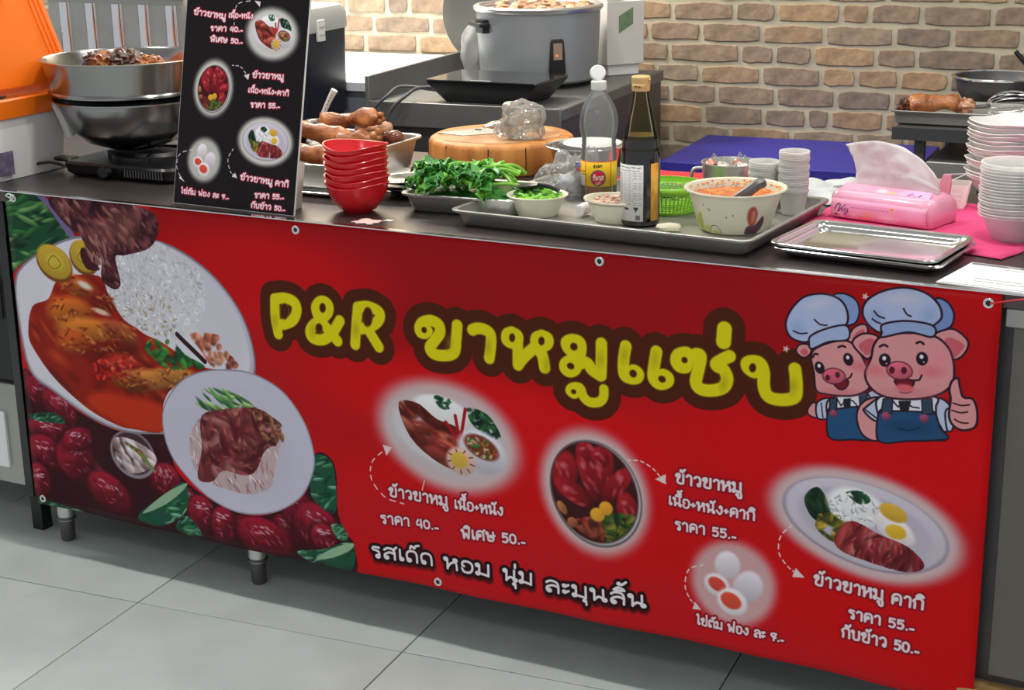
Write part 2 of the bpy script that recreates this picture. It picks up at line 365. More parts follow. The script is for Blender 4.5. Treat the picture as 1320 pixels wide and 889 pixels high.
# stroke letters: (advance, [strokes]); x to the right, y up, letter body 0..1; marks hang on the letter before them
kho = [ring(.14, .8, .1), [(.24, .84), (.2, .98), (.4, .98), (.42, .7), (.22, .4), (.22, .1), (.45, 0), (.75, .02), (.82, .25), (.82, 1)]]
khw = [[(.12, 0), (.1, .7), (.3, .98), (.65, .98), (.82, .7), (.82, 0)], [(.12, .12), (.3, .45)], ring(.42, .5, .11)]
lo = [[(.12, .82), (.35, 1), (.7, .95), (.84, .65), (.84, 0)], [(.84, .5), (.5, .62), (.15, .4), (.14, .12)], ring(.27, .12, .11)]
bo = [ring(.14, .86, .1), [(.24, .9), (.24, .25), (.35, .02), (.7, .02), (.84, .2), (.84, 1)]]
pho = [ring(.12, .88, .1), [(.22, .85), (.26, 0), (.52, .6), (.78, 0), (.9, 1)]]
G = {
 'ข': (1., kho), 'ซ': (1., kho[:1]+[[(.24, .84), (.2, .98), (.33, .86), (.44, .98), (.42, .6), (.24, .35), (.24, .1), (.45, 0), (.75, .02), (.82, .25), (.7, .6), (.95, 1)]]),
 'า': (.72, [[(.08, .82), (.25, 1), (.5, .95), (.58, .7), (.56, 0)]]),
 'ว': (.85, [[(.1, .82), (.35, 1), (.62, .9), (.7, .6), (.68, .2)], ring(.56, .14, .12)]),
 'ห': (1.02, [ring(.13, .86), [(.24, .86), (.24, 0)], [(.24, .1), (.45, .5), (.75, .72)], ring(.78, .86), [(.74, .72), (.86, .5), (.88, 0)]]),
 'ม': (1., [ring(.14, .87), [(.25, .87), (.25, .2)], ring(.15, .12), [(.26, .14), (.6, .08), (.84, .0)], [(.84, 0), (.84, 1)]]),
 'น': (1.02, [ring(.14, .87), [(.25, .87), (.25, .02)], [(.25, .05), (.5, .35), (.72, .25)], ring(.86, .13), [(.76, .2), (.78, .5), (.78, 1)]]),
 'เ': (.42, [[(.14, 1), (.13, .15)], ring(.24, .13)]), 'ไ': (.5, [[(.0, 1.35), (.12, 1.5), (.2, 1.25), (.2, .2)], ring(.3, .13)]),
 'อ': (.92, [[(.26, .52), (.13, .62), (.2, .92), (.5, 1), (.78, .8), (.8, .3), (.6, 0), (.25, .02), (.12, .3)]]),
 'ง': (.8, [[(.1, .4), (.45, .02), (.66, .35), (.66, .75)], ring(.54, .86, .12)]),
 'ร': (.72, [[(.58, .95), (.2, .98), (.14, .75), (.5, .62), (.58, .3)], ring(.46, .13, .12)]),
 'ค': (.96, khw), 'ด': (.96, [[(.13, .22), (.1, .7), (.3, .98), (.65, .98), (.82, .7), (.82, 0)], ring(.26, .14, .12)]), 'ศ': (1., khw+[[(.75, .9), (.98, 1.15)]]),
 'ต': (.98, [[(.12, 0), (.1, .75), (.28, 1), (.46, .82), (.64, 1), (.84, .75), (.84, 0)], ring(.26, .14, .12)]),
 'พ': (1.06, pho), 'ฟ': (1.06, pho[:1]+[[(.22, .85), (.26, 0), (.52, .6), (.78, 0), (.9, 1.5)]]),
 'บ': (1., bo), 'ป': (1., bo[:1]+[[(.24, .9), (.24, .25), (.35, .02), (.7, .02), (.84, .2), (.84, 1.45)]]),
 'ษ': (1.04, bo+[ring(.56, .5, .1), [(.66, .5), (1, .62)]]), 'ก': (.96, [[(.16, 0), (.16, .55), (.04, .7), (.3, 1), (.65, 1), (.82, .75), (.82, 0)]]),
 'ล': (.98, lo), 'ส': (1., lo+[[(.75, .85), (1, 1.15)]]), 'ท': (1., [ring(.13, .86), [(.24, .86), (.24, 0)], [(.24, .5), (.5, .95), (.8, .9), (.84, .6), (.84, 0)]]),
 'ะ': (.5, [ring(.14, .78, .09), [(.22, .74), (.4, .9)], ring(.14, .24, .09), [(.22, .2), (.4, .36)]]),
 '0': (.78, [[(.38, 1), (.1, .8), (.1, .2), (.38, 0), (.66, .2), (.66, .8), (.38, 1)]]),
 '4': (.78, [[(.5, .35), (.15, .3), (.1, .6), (.3, .95)], [(.6, 1), (.6, 0)], [(.5, .35), (.66, .35)]]),
 '5': (.74, [[(.62, 1), (.15, 1)], [(.15, 1), (.13, .58)], [(.13, .58), (.45, .65), (.64, .35), (.45, .02), (.1, .06)]]),
 '7': (.8, [[(.3, .6), (.12, .62), (.1, .9), (.4, 1), (.72, .95)], [(.72, .95), (.45, .3), (.4, 0)], [(.35, .42), (.68, .4)]]),
 '9': (.76, [[(.6, .6), (.3, .45), (.12, .7), (.3, .98), (.6, .9), (.62, .5), (.4, 0)]]),
 '.': (.3, [[(.14, .03), (.15, .04)]]), '-': (.55, [[(.1, .18), (.42, .18)]]), '+': (.6, [[(.08, .5), (.48, .5)], [(.28, .3), (.28, .7)]]), ' ': (.55, []),
}
MK = {
 'ั': (0, [ring(-.5, 1.3, .08), [(-.42, 1.26), (-.25, 1.22), (-.06, 1.5)]]), '้': (1, [ring(-.42, 1.36, .07), [(-.36, 1.3), (-.25, 1.3), (-.02, 1.56)]]),
 '่': (1, [[(-.2, 1.25), (-.2, 1.55)]]), 'ิ': (2, [[(-.72, 1.22), (-.45, 1.46), (-.12, 1.22), (-.72, 1.22)]]),
 'ี': (2, [[(-.72, 1.22), (-.45, 1.46), (-.12, 1.22), (-.72, 1.22)], [(-.12, 1.22), (-.12, 1.6)]]),
 'ื': (2, [[(-.72, 1.22), (-.45, 1.46), (-.12, 1.22), (-.72, 1.22)], [(-.3, 1.4), (-.3, 1.62)], [(-.12, 1.22), (-.12, 1.62)]]),
 '็': (2, [[(-.6, 1.25), (-.5, 1.5), (-.3, 1.3), (-.2, 1.52), (.05, 1.62)]]),
 'ู': (3, [ring(-.5, -.25, .07), [(-.43, -.28), (-.38, -.55), (-.12, -.55), (-.1, -.18)]]), 'ุ': (3, [ring(-.26, -.25, .07), [(-.18, -.25), (-.16, -.58)]]),
}
def layout(t):
    x = 0; up = 0; out = []
    for ch in t:
        if ch in MK:
            k, st = MK[ch]
            dy = .42 if (k == 1 and up) else 0
            out += [[(x+a-.08, b+dy) for a, b in q] for q in st]
            if k in (0, 2): up = 1
        else:
            adv, st = G.get(ch, (.8, []))
            out += [[(x+a, b) for a, b in q] for q in st]
            x += adv+.1; up = 0
    return out, x-.1
def text(cv, t, p0, p1, xh, r, col=(232, 222, 226), out=None, outr=0, drop=None):
    st, w = layout(t)
    (x0, y0), (x1, y1) = p0, p1
    L = math.hypot(x1-x0, y1-y0); c, s_ = (x1-x0)/L, (y1-y0)/L; k = L/w
    tr = lambda q: [(x0+c*a*k+s_*b*xh, y0+s_*a*k-c*b*xh) for a, b in (crom(q, 3) if len(q) > 2 else q)]
    ss = [tr(q) for q in st]
    if drop:
        for q in ss: cv.stroke([(a+drop[0], b+drop[1]) for a, b in q], outr, out, soft=3, alpha=.5)
    if out is not None:
        for q in ss: cv.stroke(q, outr, out, soft=.8)
    for q in ss: cv.stroke(q, r, col)
def arrow(cv, pts, head, w=1.3, col=(228, 214, 214)):
    c = crom(pts, 8)
    for i in range(0, len(c)-2, 4): cv.stroke(c[i:i+3], w, col)
    cv.poly(head, col, smooth=False)

# ---- the four dishes, drawn in a frame of unit size
class Fr:
    def __init__(s, cv, cx, cy, sx, sy, rot, k=1.):
        s.cv, s.cx, s.cy, s.sx, s.sy, s.c, s.s, s.rot = cv, cx, cy, sx, sy, math.cos(rot), math.sin(rot), rot; s.k = k
    def p(s, x, y): x *= s.sx; y *= s.sy; return (s.cx+x*s.c-y*s.s, s.cy+x*s.s+y*s.c)
    def P(s, q): return [s.p(*a) for a in q]
    def e(s, x, y, rx, ry, rot, col, **k):
        a = s.p(x, y); s.cv.ell(a[0], a[1], rx*s.sx, ry*s.sy, s.rot+rot, col, **k)
def dish_bowlset(f, glow):
    cv = f.cv
    cv.glow(f.cx, f.cy, f.sx*.98, f.sy*.95, f.rot, glow, .42, .95)
    f.e(0, .02, .98, .82, .0, (206, 198, 202), shade=.06)
    f.e(-.05, -.02, .86, .66, 0, (216, 210, 216), soft=.05)
    f.e(-.15, -.5, .45, .3, 0, (240, 238, 240), shade=.1)
    cv.scatter(f.P([(.25, -.75), (.6, -.72), (.85, -.3), (.4, -.4)]), 60, [(20, 60, 40), (40, 90, 50), (15, 40, 35)], f.sy*.05, 2.2)
    cv.scatter(f.P([(-.85, -.35), (-.55, -.5), (-.2, -.3), (.15, -.25), (.3, .1), (.2, .62), (-.2, .55), (-.6, .25)]), 160, [(150, 60, 50), (120, 35, 30), (175, 90, 70), (95, 30, 25)], f.sy*.11, 2., .5, .5, (215, 150, 130))
    for a in ((-.05, -.3, .15, -.05), (.08, -.5, .2, -.05), (.22, -.7, .22, -.1)): cv.stroke(f.P([a[:2], a[2:]]), f.sy*.035, (170, 20, 30))
    cv.scatter(f.P([(-.3, -.75), (-.1, -.85), (.02, -.65), (-.15, -.55)]), 14, [(20, 90, 50), (30, 70, 50)], f.sy*.04, 2)
    f.e(.58, .08, .40, .42, .2, (214, 210, 220), shade=.25)
    f.e(.56, -.02, .29, .23, .2, (120, 55, 40))
    cv.scatter(f.P([(.3, -.1), (.56, -.22), (.82, 0), (.7, .18), (.45, .15)]), 40, [(200, 170, 130), (60, 120, 50), (160, 80, 50)], f.sy*.035, 1.8)
    f.e(.28, .42, .24, .28, .2, (220, 180, 165), shade=.15); f.e(.25, .4, .14, .17, .2, (215, 175, 70), shade=.1)
    for k in range(9):
        a = k*.7; cv.stroke(f.P([(.27+.16*math.cos(a), .41+.19*math.sin(a)), (.28+.22*math.cos(a), .42+.26*math.sin(a))]), f.sy*.012, (110, 60, 40))
def dish_pot(f, glow):
    cv = f.cv
    cv.glow(f.cx, f.cy, f.sx, f.sy, f.rot, glow, .38, .95)
    f.e(.02, .03, 1, 1, 0, (90, 85, 90), soft=.02); f.e(.02, .02, .97, .97, 0, (205, 200, 205), soft=.02); f.e(0, 0, .95, .95, 0, (60, 22, 24), soft=.03)
    cv.setclip(f.P([(math.cos(a*.4)*.93, math.sin(a*.4)*.93) for a in range(16)]))
    for (x, y, rx, ry, a) in ((-.5, -.45, .28, .42, .5), (-.45, -.1, .22, .4, -.7), (0, -.35, .17, .5, 0), (.12, -.75, .2, .2, 0), (.38, -.35, .2, .42, .5), (.55, -.05, .2, .42, 1.), (.6, .4, .22, .3, .2), (.4, -.6, .2, .2, 0)):
        f.e(x, y, rx, ry, a, (140, 22, 32), shade=.45, hi=(230, 150, 155))
        for q in range(4): f.e(x+cv.rs.uniform(-.12, .12), y+cv.rs.uniform(-.3, .3), .09, .03, a+1.2, (205, 90, 95), soft=.5, alpha=.6)
    cv.scatter(f.P([(-.7, .45), (-.3, .4), (0, .5), (.05, .9), (-.4, .8)]), 60, [(110, 30, 30), (150, 70, 50), (70, 35, 25)], f.sy*.06, 2)
    cv.scatter(f.P([(.05, .45), (.6, .5), (.7, .65), (.3, .9), (-.1, .9)]), 80, [(60, 85, 35), (110, 110, 45), (35, 60, 30)], f.sy*.04, 2.5)
    f.e(-.82, .15, .09, .14, -.3, (170, 110, 60), shade=.4); f.e(-.7, .45, .12, .1, 0, (160, 90, 60), shade=.4)
    cv.clip = None
    f.e(-.08, .4, .16, .13, .2, (225, 165, 50), shade=.15); f.e(.15, .32, .15, .13, .3, (225, 160, 45), shade=.15)
def dish_plate(f, glow):
    cv = f.cv
    cv.glow(f.cx, f.cy, f.sx*1.02, f.sy*1.05, f.rot, glow, .3, .95)
    f.e(0, 0, 1, .96, 0, (150, 140, 158), soft=.02); f.e(0, -.02, .97, .93, 0, (204, 196, 210), soft=.03, shade=.08)
    f.e(.0, .0, .8, .74, 0, (190, 182, 198), soft=.06)
    cv.scatter(f.P([(-.75, -.15), (-.62, -.5), (-.45, -.2), (-.4, .2), (-.6, .25)]), 30, [(30, 60, 35), (20, 45, 30), (60, 80, 40)], f.sy*.1, 2, 1.2)
    cv.scatter(f.P([(-.6, .2), (-.35, -.05), (-.1, 0), (-.25, .6), (-.5, .5)]), 50, [(130, 120, 40), (60, 70, 35), (170, 140, 50)], f.sy*.06, 2.4)
    f.e(-.12, -.35, .36, .42, 0, (238, 236, 240), shade=.1)
    cv.scatter(f.P([(-.45, -.3), (-.1, -.75), (.22, -.3), (.1, .05), (-.35, .02)]), 90, [(240, 238, 242), (215, 212, 222)], f.sy*.035, 2.)
    cv.scatter(f.P([(-.28, -.6), (-.1, -.75), (.02, -.6), (-.1, -.45)]), 18, [(25, 80, 50), (30, 60, 40)], f.sy*.06, 1.6)
    f.e(.35, -.15, .27, .27, .4, (235, 225, 228), shade=.15); f.e(.3, -.5, .17, .18, .2, (215, 170, 60), shade=.15); f.e(.38, -.1, .12, .16, 0, (225, 180, 50), shade=.1)
    cv.scatter(f.P([(-.3, .5), (-.15, 0), (.2, .08), (.55, .15), (.78, .45), (.6, .72), (.1, .78), (-.2, .75)]), 150, [(160, 60, 60), (125, 35, 45), (195, 110, 105), (100, 28, 35)], f.sy*.075, 3.2, 1.9, .4, (225, 160, 155))
def dish_eggs(f, glow):
    cv = f.cv
    cv.glow(f.cx, f.cy, f.sx*1.05, f.sy*1.05, f.rot, glow, .45, .85)
    f.e(-.25, -.5, .38, .42, .1, (225, 215, 222), shade=.2); f.e(.45, -.05, .42, .5, .3, (215, 205, 215), shade=.22)
    f.e(-.45, .2, .4, .34, .25, (232, 222, 228), shade=.12); f.e(-.45, .18, .28, .2, .25, (215, 75, 60), shade=.1)
    f.e(.08, .55, .46, .4, .2, (236, 226, 232), shade=.12); f.e(.04, .53, .32, .24, .2, (220, 80, 55), shade=.1)

def pig(cv, f, big):
    """a cartoon pig cook: hat, face, shirt, bib overalls. f maps its outline points"""
    L = (45, 22, 38)
    sk, sk2 = (222, 150, 152), (205, 95, 110)
    if big:
        cv.poly([(1800,210),(1798,232),(1808,255),(1828,263),(1842,253),(1853,223),(1838,191),(1815,194)], sk, edge=L, ew=1.6)
        cv.poly([(1838,185),(1812,208),(1809,216),(1830,229),(1846,203)], (190,200,225), edge=L, ew=1.6)
        cv.stroke([(1811,213),(1832,226)], 1.2, L)
        cv.poly([(1914,180),(1930,178),(1944,189),(1948,209),(1943,229),(1927,228),(1917,211)], (190,200,225), edge=L, ew=1.6)
        cv.poly([(1833,188),(1917,176),(1921,193),(1924,213),(1940,242),(1921,248),(1882,255),(1835,262),(1833,226)], (225,228,238), edge=L, ew=1.6)
        cv.poly([(1833,213),(1853,209),(1905,203),(1920,202),(1930,226),(1944,240),(1921,248),(1882,255),(1835,262)], (38,78,120), edge=L, ew=1.4)
        cv.ell(*[(1881,232)][0], 36, 10, -.1, (30,62,102), .5, .7)
        cv.stroke([(1864,237),(1881,238),(1897,231)], .9, (20,40,70)); 
        cv.poly([(1838,191),(1853,188),(1853,213),(1836,215)], (50,70,90), smooth=False, edge=L, ew=1); cv.poly([(1898,182),(1914,180),(1917,205),(1901,208)], (50,70,90), smooth=False, edge=L, ew=1)
        cv.poly([(1862,191),(1882,188),(1879,206),(1866,208)], (35,35,45), smooth=False)
        cv.stroke([(1853,192),(1862,201),(1869,193)], 1.2, L); cv.stroke([(1895,198),(1884,198),(1875,192)], 1.2, L)
        for q in [(1844,219),(1904,214)]: cv.ell(q[0], q[1], 7, 7, 0, (150,70,100), .2, 1, .4)
        # head
        cv.poly([(1784,105),(1800,88),(1823,89),(1827,105),(1815,124),(1805,127)], sk, edge=L, ew=1.6); cv.poly([(1794,108),(1810,95),(1822,99),(1815,117),(1806,122)], sk2)
        cv.poly([(1911,78),(1933,64),(1949,67),(1964,82),(1958,102),(1944,112),(1932,102)], sk, edge=L, ew=1.6); cv.poly([(1928,83),(1940,78),(1958,87),(1951,102),(1942,108)], sk2)
        cv.poly([(1819,103),(1833,87),(1872,78),(1911,78),(1935,95),(1945,124),(1943,152),(1923,172),(1885,185),(1841,187),(1816,174),(1807,153),(1815,127)], sk, edge=L, ew=1.8)
        cv.ell(*[(1923,117)][0], 13, 20, .2, (236,130,150), .9, .5)
        for q in [(1822,146),(1911,136)]: cv.ell(q[0], q[1], 15, 8, 0, (226,105,120), .8, .7)
        cv.ell(*[(1882,176)][0], 42, 7, -.1, (200,120,130), .8, .5)
        cv.poly([(1855,157),(1883,154),(1882,165),(1871,172),(1861,168)], (120,25,40), edge=L, ew=1.2); cv.ell(*[(1871,168)][0], 14, 6, 0, (225,100,110), .3)
        cv.stroke([(1881,155),(1893,152),(1896,144)], 1.5, L); cv.stroke([(1864,176),(1873,177),(1881,173)], .9, (130,60,70))
        e = [(1861,141)][0]; cv.ell(e[0], e[1], 21, 15.5, 0, (60,20,35), .06); cv.ell(e[0], e[1], 19.5, 14, 0, (214,100,120), .1, 1, .2)
        for q in [(1849,142),(1868,140)]: cv.ell(q[0], q[1], 4.5, 6, .1, (90,25,45), .15)
        for q in [(1837,127),(1895,117)]:
            cv.ell(q[0], q[1], 9.3, 11, 0, (40,22,35), .08); cv.ell(q[0]-1, q[1]-3, 3.2, 3.6, 0, (235,225,235), .2); cv.ell(q[0]+3, q[1]+5, 1.6, 1.6, 0, (170,150,165), .2)
        cv.stroke(crom([(1828,106),(1834,102),(1840,104)], 4), 1.8, L); cv.stroke(crom([(1885,93),(1891,90),(1896,93)], 4), 1.8, L)
        # hat
        h = (178,190,226)
        cv.poly([(1909,21),(1927,21),(1939,38),(1937,58),(1923,68),(1909,68)], (120,145,200), edge=L, ew=1.6)
        cv.poly([(1828,83),(1809,73),(1798,54),(1804,33),(1829,15),(1862,6),(1894,11),(1915,27),(1921,47),(1910,61),(1904,67),(1871,60),(1835,68)], h, edge=L, ew=1.8)
        cv.ell(*[(1859,24)][0], 30, 9, -.1, (212,206,222), .7, .6); cv.ell(*[(1818,60)][0], 11, 12, .6, (135,160,212), .8, .6); cv.ell(*[(1903,47)][0], 11, 12, .6, (140,162,212), .8, .6)
        cv.poly([(1830,83),(1831,69),(1868,59),(1909,62),(1909,80),(1872,77),(1831,90)], (150,168,212), edge=L, ew=1.6)
        cv.stroke(crom([(1816,49),(1823,56),(1833,59)], 4), 1.3, L); cv.stroke(crom([(1862,40),(1867,48),(1874,51)], 4), 1.3, L); cv.stroke(crom([(1814,62),(1820,66),(1827,68)], 4), 1.3, L)
        # cuff and thumb
        cv.poly([(1936,201),(1941,192),(1948,206),(1949,225),(1941,228)], (190,200,225), edge=L, ew=1.4)
        cv.poly([(1943,176),(1940,162),(1943,147),(1952,141),(1956,155),(1962,170),(1976,171),(1984,187),(1984,214),(1965,224),(1949,218),(1942,203)], sk, edge=L, ew=1.8)
        for q in ([(1947,182),(1960,184),(1972,181)], [(1946,194),(1959,196),(1970,193)], [(1951,208),(1961,212),(1972,211)]): cv.stroke(crom(q, 4), 1.2, L)
    else:
        cv.poly([(1814,183),(1831,179),(1841,187),(1822,207),(1814,208)], (190,200,225), edge=L, ew=1.4)
        cv.poly([(1716,226),(1725,213),(1732,220),(1732,238),(1718,236)], sk, edge=L, ew=1.4)
        cv.poly([(1731,213),(1752,203),(1757,231),(1734,240)], (190,200,225), edge=L, ew=1.5); cv.stroke([(1738,212),(1742,237)], 1, L)
        cv.poly([(1752,203),(1811,187),(1816,208),(1817,229),(1825,260),(1794,266),(1754,269),(1750,239)], (225,228,238), edge=L, ew=1.5)
        cv.poly([(1750,223),(1765,218),(1809,209),(1818,229),(1828,259),(1794,266),(1754,269)], (38,82,125), edge=L, ew=1.4)
        cv.poly([(1752,203),(1764,200),(1764,221),(1752,224)], (50,70,90), smooth=False, edge=L, ew=1); cv.poly([(1799,187),(1811,184),(1816,208),(1802,210)], (50,70,90), smooth=False, edge=L, ew=1)
        cv.poly([(1774,200),(1786,197),(1787,213),(1776,216)], (35,35,45), smooth=False); cv.ell(*[(1759,227)][0], 6, 6, 0, (150,70,100), .2, 1, .4)
        cv.stroke([(1765,203),(1771,212),(1779,201),(1790,201),(1797,208)], 1.1, L)
        cv.poly([(1693,131),(1698,119),(1712,117),(1718,129),(1706,140)], sk, edge=L, ew=1.5); cv.poly([(1700,131),(1707,124),(1713,130),(1707,136)], sk2)
        cv.poly([(1775,105),(1783,83),(1796,73),(1806,75),(1807,91),(1794,102),(1784,109)], sk, edge=L, ew=1.5); cv.poly([(1784,100),(1790,87),(1801,81),(1802,91),(1792,101)], sk2)
        cv.poly([(1718,136),(1726,121),(1753,107),(1777,103),(1794,116),(1809,142),(1816,173),(1798,189),(1774,195),(1746,196),(1729,192),(1724,164)], sk, edge=L, ew=1.7)
        cv.ell(*[(1770,189)][0], 30, 6, -.1, (200,110,120), .8, .5); cv.ell(*[(1797,142)][0], 13, 7, 0, (226,105,120), .8, .7)
        cv.poly([(1757,175),(1780,168),(1778,180),(1768,185)], (120,25,40), edge=L, ew=1.1); cv.stroke([(1778,166),(1784,162),(1786,156)], 1.3, L)
        e = [(1757,164)][0]; cv.ell(e[0], e[1], 19.5, 14, -.1, (60,20,35), .06); cv.ell(e[0], e[1], 18, 12.5, -.1, (210,95,115), .1, 1, .2)
        for q in [(1747,168),(1763,161)]: cv.ell(q[0], q[1], 4, 5, 0, (90,25,45), .15)
        for q in [(1733,153),(1779,133)]:
            cv.ell(q[0], q[1], 8, 10.5, -.3, (40,22,35), .08); cv.ell(q[0]-1, q[1]-3, 2.8, 3.2, 0, (235,225,235), .2)
        cv.stroke(crom([(1721,137),(1724,131),(1729,131)], 4), 1.7, L); cv.stroke(crom([(1762,115),(1768,112),(1773,113)], 4), 1.7, L)
        cv.poly([(1750,32),(1767,26),(1787,35),(1793,54),(1787,72),(1772,76),(1773,53)], (135,158,208), edge=L, ew=1.5)
        cv.poly([(1710,113),(1684,109),(1674,89),(1681,64),(1702,39),(1733,30),(1760,36),(1773,53),(1774,74),(1759,82),(1725,95)], (178,190,226), edge=L, ew=1.7)
        cv.ell(*[(1728,46)][0], 20, 8, -.4, (212,206,222), .8, .6); cv.ell(*[(1694,92)][0], 10, 11, .6, (140,165,215), .8, .6)
        cv.poly([(1714,114),(1717,101),(1745,85),(1774,78),(1777,100),(1746,108),(1719,123)], (165,182,220), edge=L, ew=1.5)
        cv.stroke(crom([(1721,74),(1731,81),(1742,81)], 4), 1.2, L); cv.stroke(crom([(1687,97),(1698,100),(1710,98)], 4), 1.2, L)

def paint_banner():
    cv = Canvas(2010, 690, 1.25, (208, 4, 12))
    # uneven red, part print, part light painted in: deeper along the top, brighter sweeps
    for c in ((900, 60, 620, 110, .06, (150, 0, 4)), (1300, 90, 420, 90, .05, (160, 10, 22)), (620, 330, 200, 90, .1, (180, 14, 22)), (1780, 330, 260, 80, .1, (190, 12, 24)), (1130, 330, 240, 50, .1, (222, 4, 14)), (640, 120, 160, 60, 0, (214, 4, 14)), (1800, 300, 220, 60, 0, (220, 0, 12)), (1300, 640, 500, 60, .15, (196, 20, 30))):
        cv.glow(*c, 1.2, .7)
    # lower left: braised trotters and leaves
    cv.poly([(2,384),(44,408),(150,459),(257,485),(371,474),(392,547),(458,589),(558,613),(632,600),(713,546),(744,456),(787,471),(790,572),(810,614),(823,634),(813,705),(649,726),(446,723),(290,716),(119,723),(-10,730),(-62,736),(-25,466)], (52,12,22))
    cv.setclip([(2,384),(44,408),(150,459),(257,485),(371,474),(392,547),(458,589),(558,613),(632,600),(713,546),(744,456),(787,471),(790,572),(810,614),(823,634),(813,705),(649,726),(446,723),(290,716),(119,723),(-10,730),(-62,736),(-25,466)])
    for (q, rx, ry, a) in (([(28,416)],40,30,.4),([(108,502)],40,26,.9),([(415,606)],30,24,.3),([(171,596)],50,30,.6),([(562,642)],40,26,.1),([(662,629)],34,30,.5),([(49,432)],50,35,.4),([(91,456)],50,35,.6),([(61,515)],62,30,.1),([(39,568)],50,40,.3),([(122,567)],52,50,-.3),([(15,634)],30,40,0),([(135,522)],45,25,-.4),([(208,629)],60,42,.4),([(361,576)],36,40,.8),([(454,632)],38,40,0),([(508,646)],30,42,.2),([(608,657)],64,42,.25),([(697,588)],40,42,.3),([(734,610)],52,50,.6),([(752,630)],30,30,0)):
        x, y = q[0]
        cv.ell(x, y, rx*1.12, ry*1.12, a, (60,8,20), .3); cv.ell(x, y, rx, ry, a, (118,16,36), .09, 1, .7); cv.ell(x-rx*.2, y-ry*.3, rx*.5, ry*.35, a, (158,30,50), .6, .7); cv.ell(x+rx*.45, y+ry*.1, rx*.35, ry*.6, a+.5, (84,10,26), .6, .6)
        for k in range(26):
            dx, dy = cv.rs.uniform(-.7, .7, 2)
            cv.ell(x+dx*rx, y+dy*ry*.8, 7, 2.2, a+cv.rs.normal(0, .6)+.6, ((190,90,112),(80,8,22),(165,30,52),(96,12,30))[k % 4], .5, .6)
        for k in range(12):
            dx, dy = cv.rs.uniform(-.45, .45, 2); cv.ell(x+dx*rx, y-ry*.4+dy*ry*.5, 5, 1.6, a, (226,190,205), .5, .65)
    for q in ([(7,486),(74,472),(102,491),(25,497)], [(285,665),(358,606),(414,572),(412,633),(352,677),(301,680)], [(380,675),(411,645),(450,680),(407,688)], [(685,673),(744,657),(819,628),(812,689),(729,692)], [(727,526),(744,459),(781,467),(788,527),(781,573),(738,558)], [(6,673),(40,680),(130,689),(22,696)], [(773,598),(811,596),(806,626),(784,624)]):
        cv.poly(q, (28,84,62)); cv.scatter(q, 26, [(60,120,80),(20,60,48),(110,160,130)], 3.2, 4., -.4)
    cv.poly([(296,660),(358,606),(418,572),(405,592),(356,631)], (150,180,150)); cv.poly([(730,680),(770,650),(819,629),(815,644),(769,670)], (150,185,150))
    # small glass bowl of garlic and chilli
    e = [(282,532)][0]; cv.ell(e[0], e[1], 58, 52, .2, (150,140,150), .04); cv.ell(e[0], e[1]-2, 52, 46, .2, (70,50,56), .05)
    cv.scatter([(233,507),(284,499),(345,531),(305,567),(247,571)], 34, [(205,185,190),(225,210,210),(160,130,130)], 8, 2., .8)
    for k in range(9): cv.stroke([(e[0]-16+k*4, e[1]-24+k*2), (e[0]+22+k*4, e[1]-10+k*5)], 2.6, ((70,130,60), (170,30,40), (110,150,70))[k % 3])
    cv.stroke([(355,500),(402,476)], 1.1, (60,45,45)); cv.stroke([(329,477),(365,466)], 1.1, (60,45,45))
    cv.clip = None
    # top left: leaves, big plate
    gr = [(-6,5),(79,-4),(119,29),(182,78),(96,110),(18,158),(-26,188)]
    cv.poly(gr, (24,72,44)); cv.scatter(gr, 80, [(50,120,60),(20,60,40),(110,160,90),(15,45,32)], 5, 5., -.2)
    cv.poly([(76,-5),(110,1),(182,78),(163,79),(116,25)], (120,100,150))
    pl = [(5,190),(32,154),(95,115),(169,84),(250,71),(323,69),(394,69),(462,90),(527,130),(579,186),(605,245),(610,302),(589,353)] + [(590,367),(468,471),(371,473),(278,483),(186,467),(80,422),(19,381)] + [(1,257)]
    cv.poly(pl, (196,190,204)); cv.poly([(x*.972+5, y*.97+6) for x, y in pl], (224,220,232)); cv.setclip(pl); cv.glow(*[(511,189)][0], 45, 90, -.5, (206,202,216), .9, .6); cv.clip = None
    cv.stroke(crom(pl, 5, True), 2.2, (132,128,140), closed=True)
    s1 = [(26,300),(46,241),(95,218),(132,171),(235,156),(260,207),(327,259),(386,277),(477,314),(580,315),(499,331),(413,362),(373,408)] + [(365,469),(286,475),(244,471),(174,447),(91,396),(38,337)]
    cv.poly(s1, (150,28,16)); cv.setclip(s1)
    for k in range(60):
        x = cv.rs.uniform(30, 460); y = cv.rs.uniform(190, 480); cv.ell(x, y, cv.rs.uniform(12, 45), cv.rs.uniform(5, 14), .6+cv.rs.normal(0, .3), ((188,44,16),(110,14,12),(205,80,26),(90,18,14))[k % 4], .6, .6)
    cv.poly([(215,403),(280,405),(377,415),(365,469),(286,475),(189,445),(177,420)], (196,52,20), soft=8)
    cv.clip = None
    rice = [(256,188),(250,130),(296,101),(345,87),(394,69),(439,95),(478,110),(498,138),(500,181),(479,222),(422,267),(357,260),(292,243)]
    cv.poly(rice, (216,214,222)); cv.scatter(rice, 900, [(230,228,234),(206,204,212),(220,217,222),(212,208,214)], 2., 2.4, None, .12)
    cv.scatter([(292,243),(273,196),(348,178),(428,208),(411,264),(351,261)], 60, [(160,130,90),(190,165,130)], 2, 2.4, None, .2, None, .6)
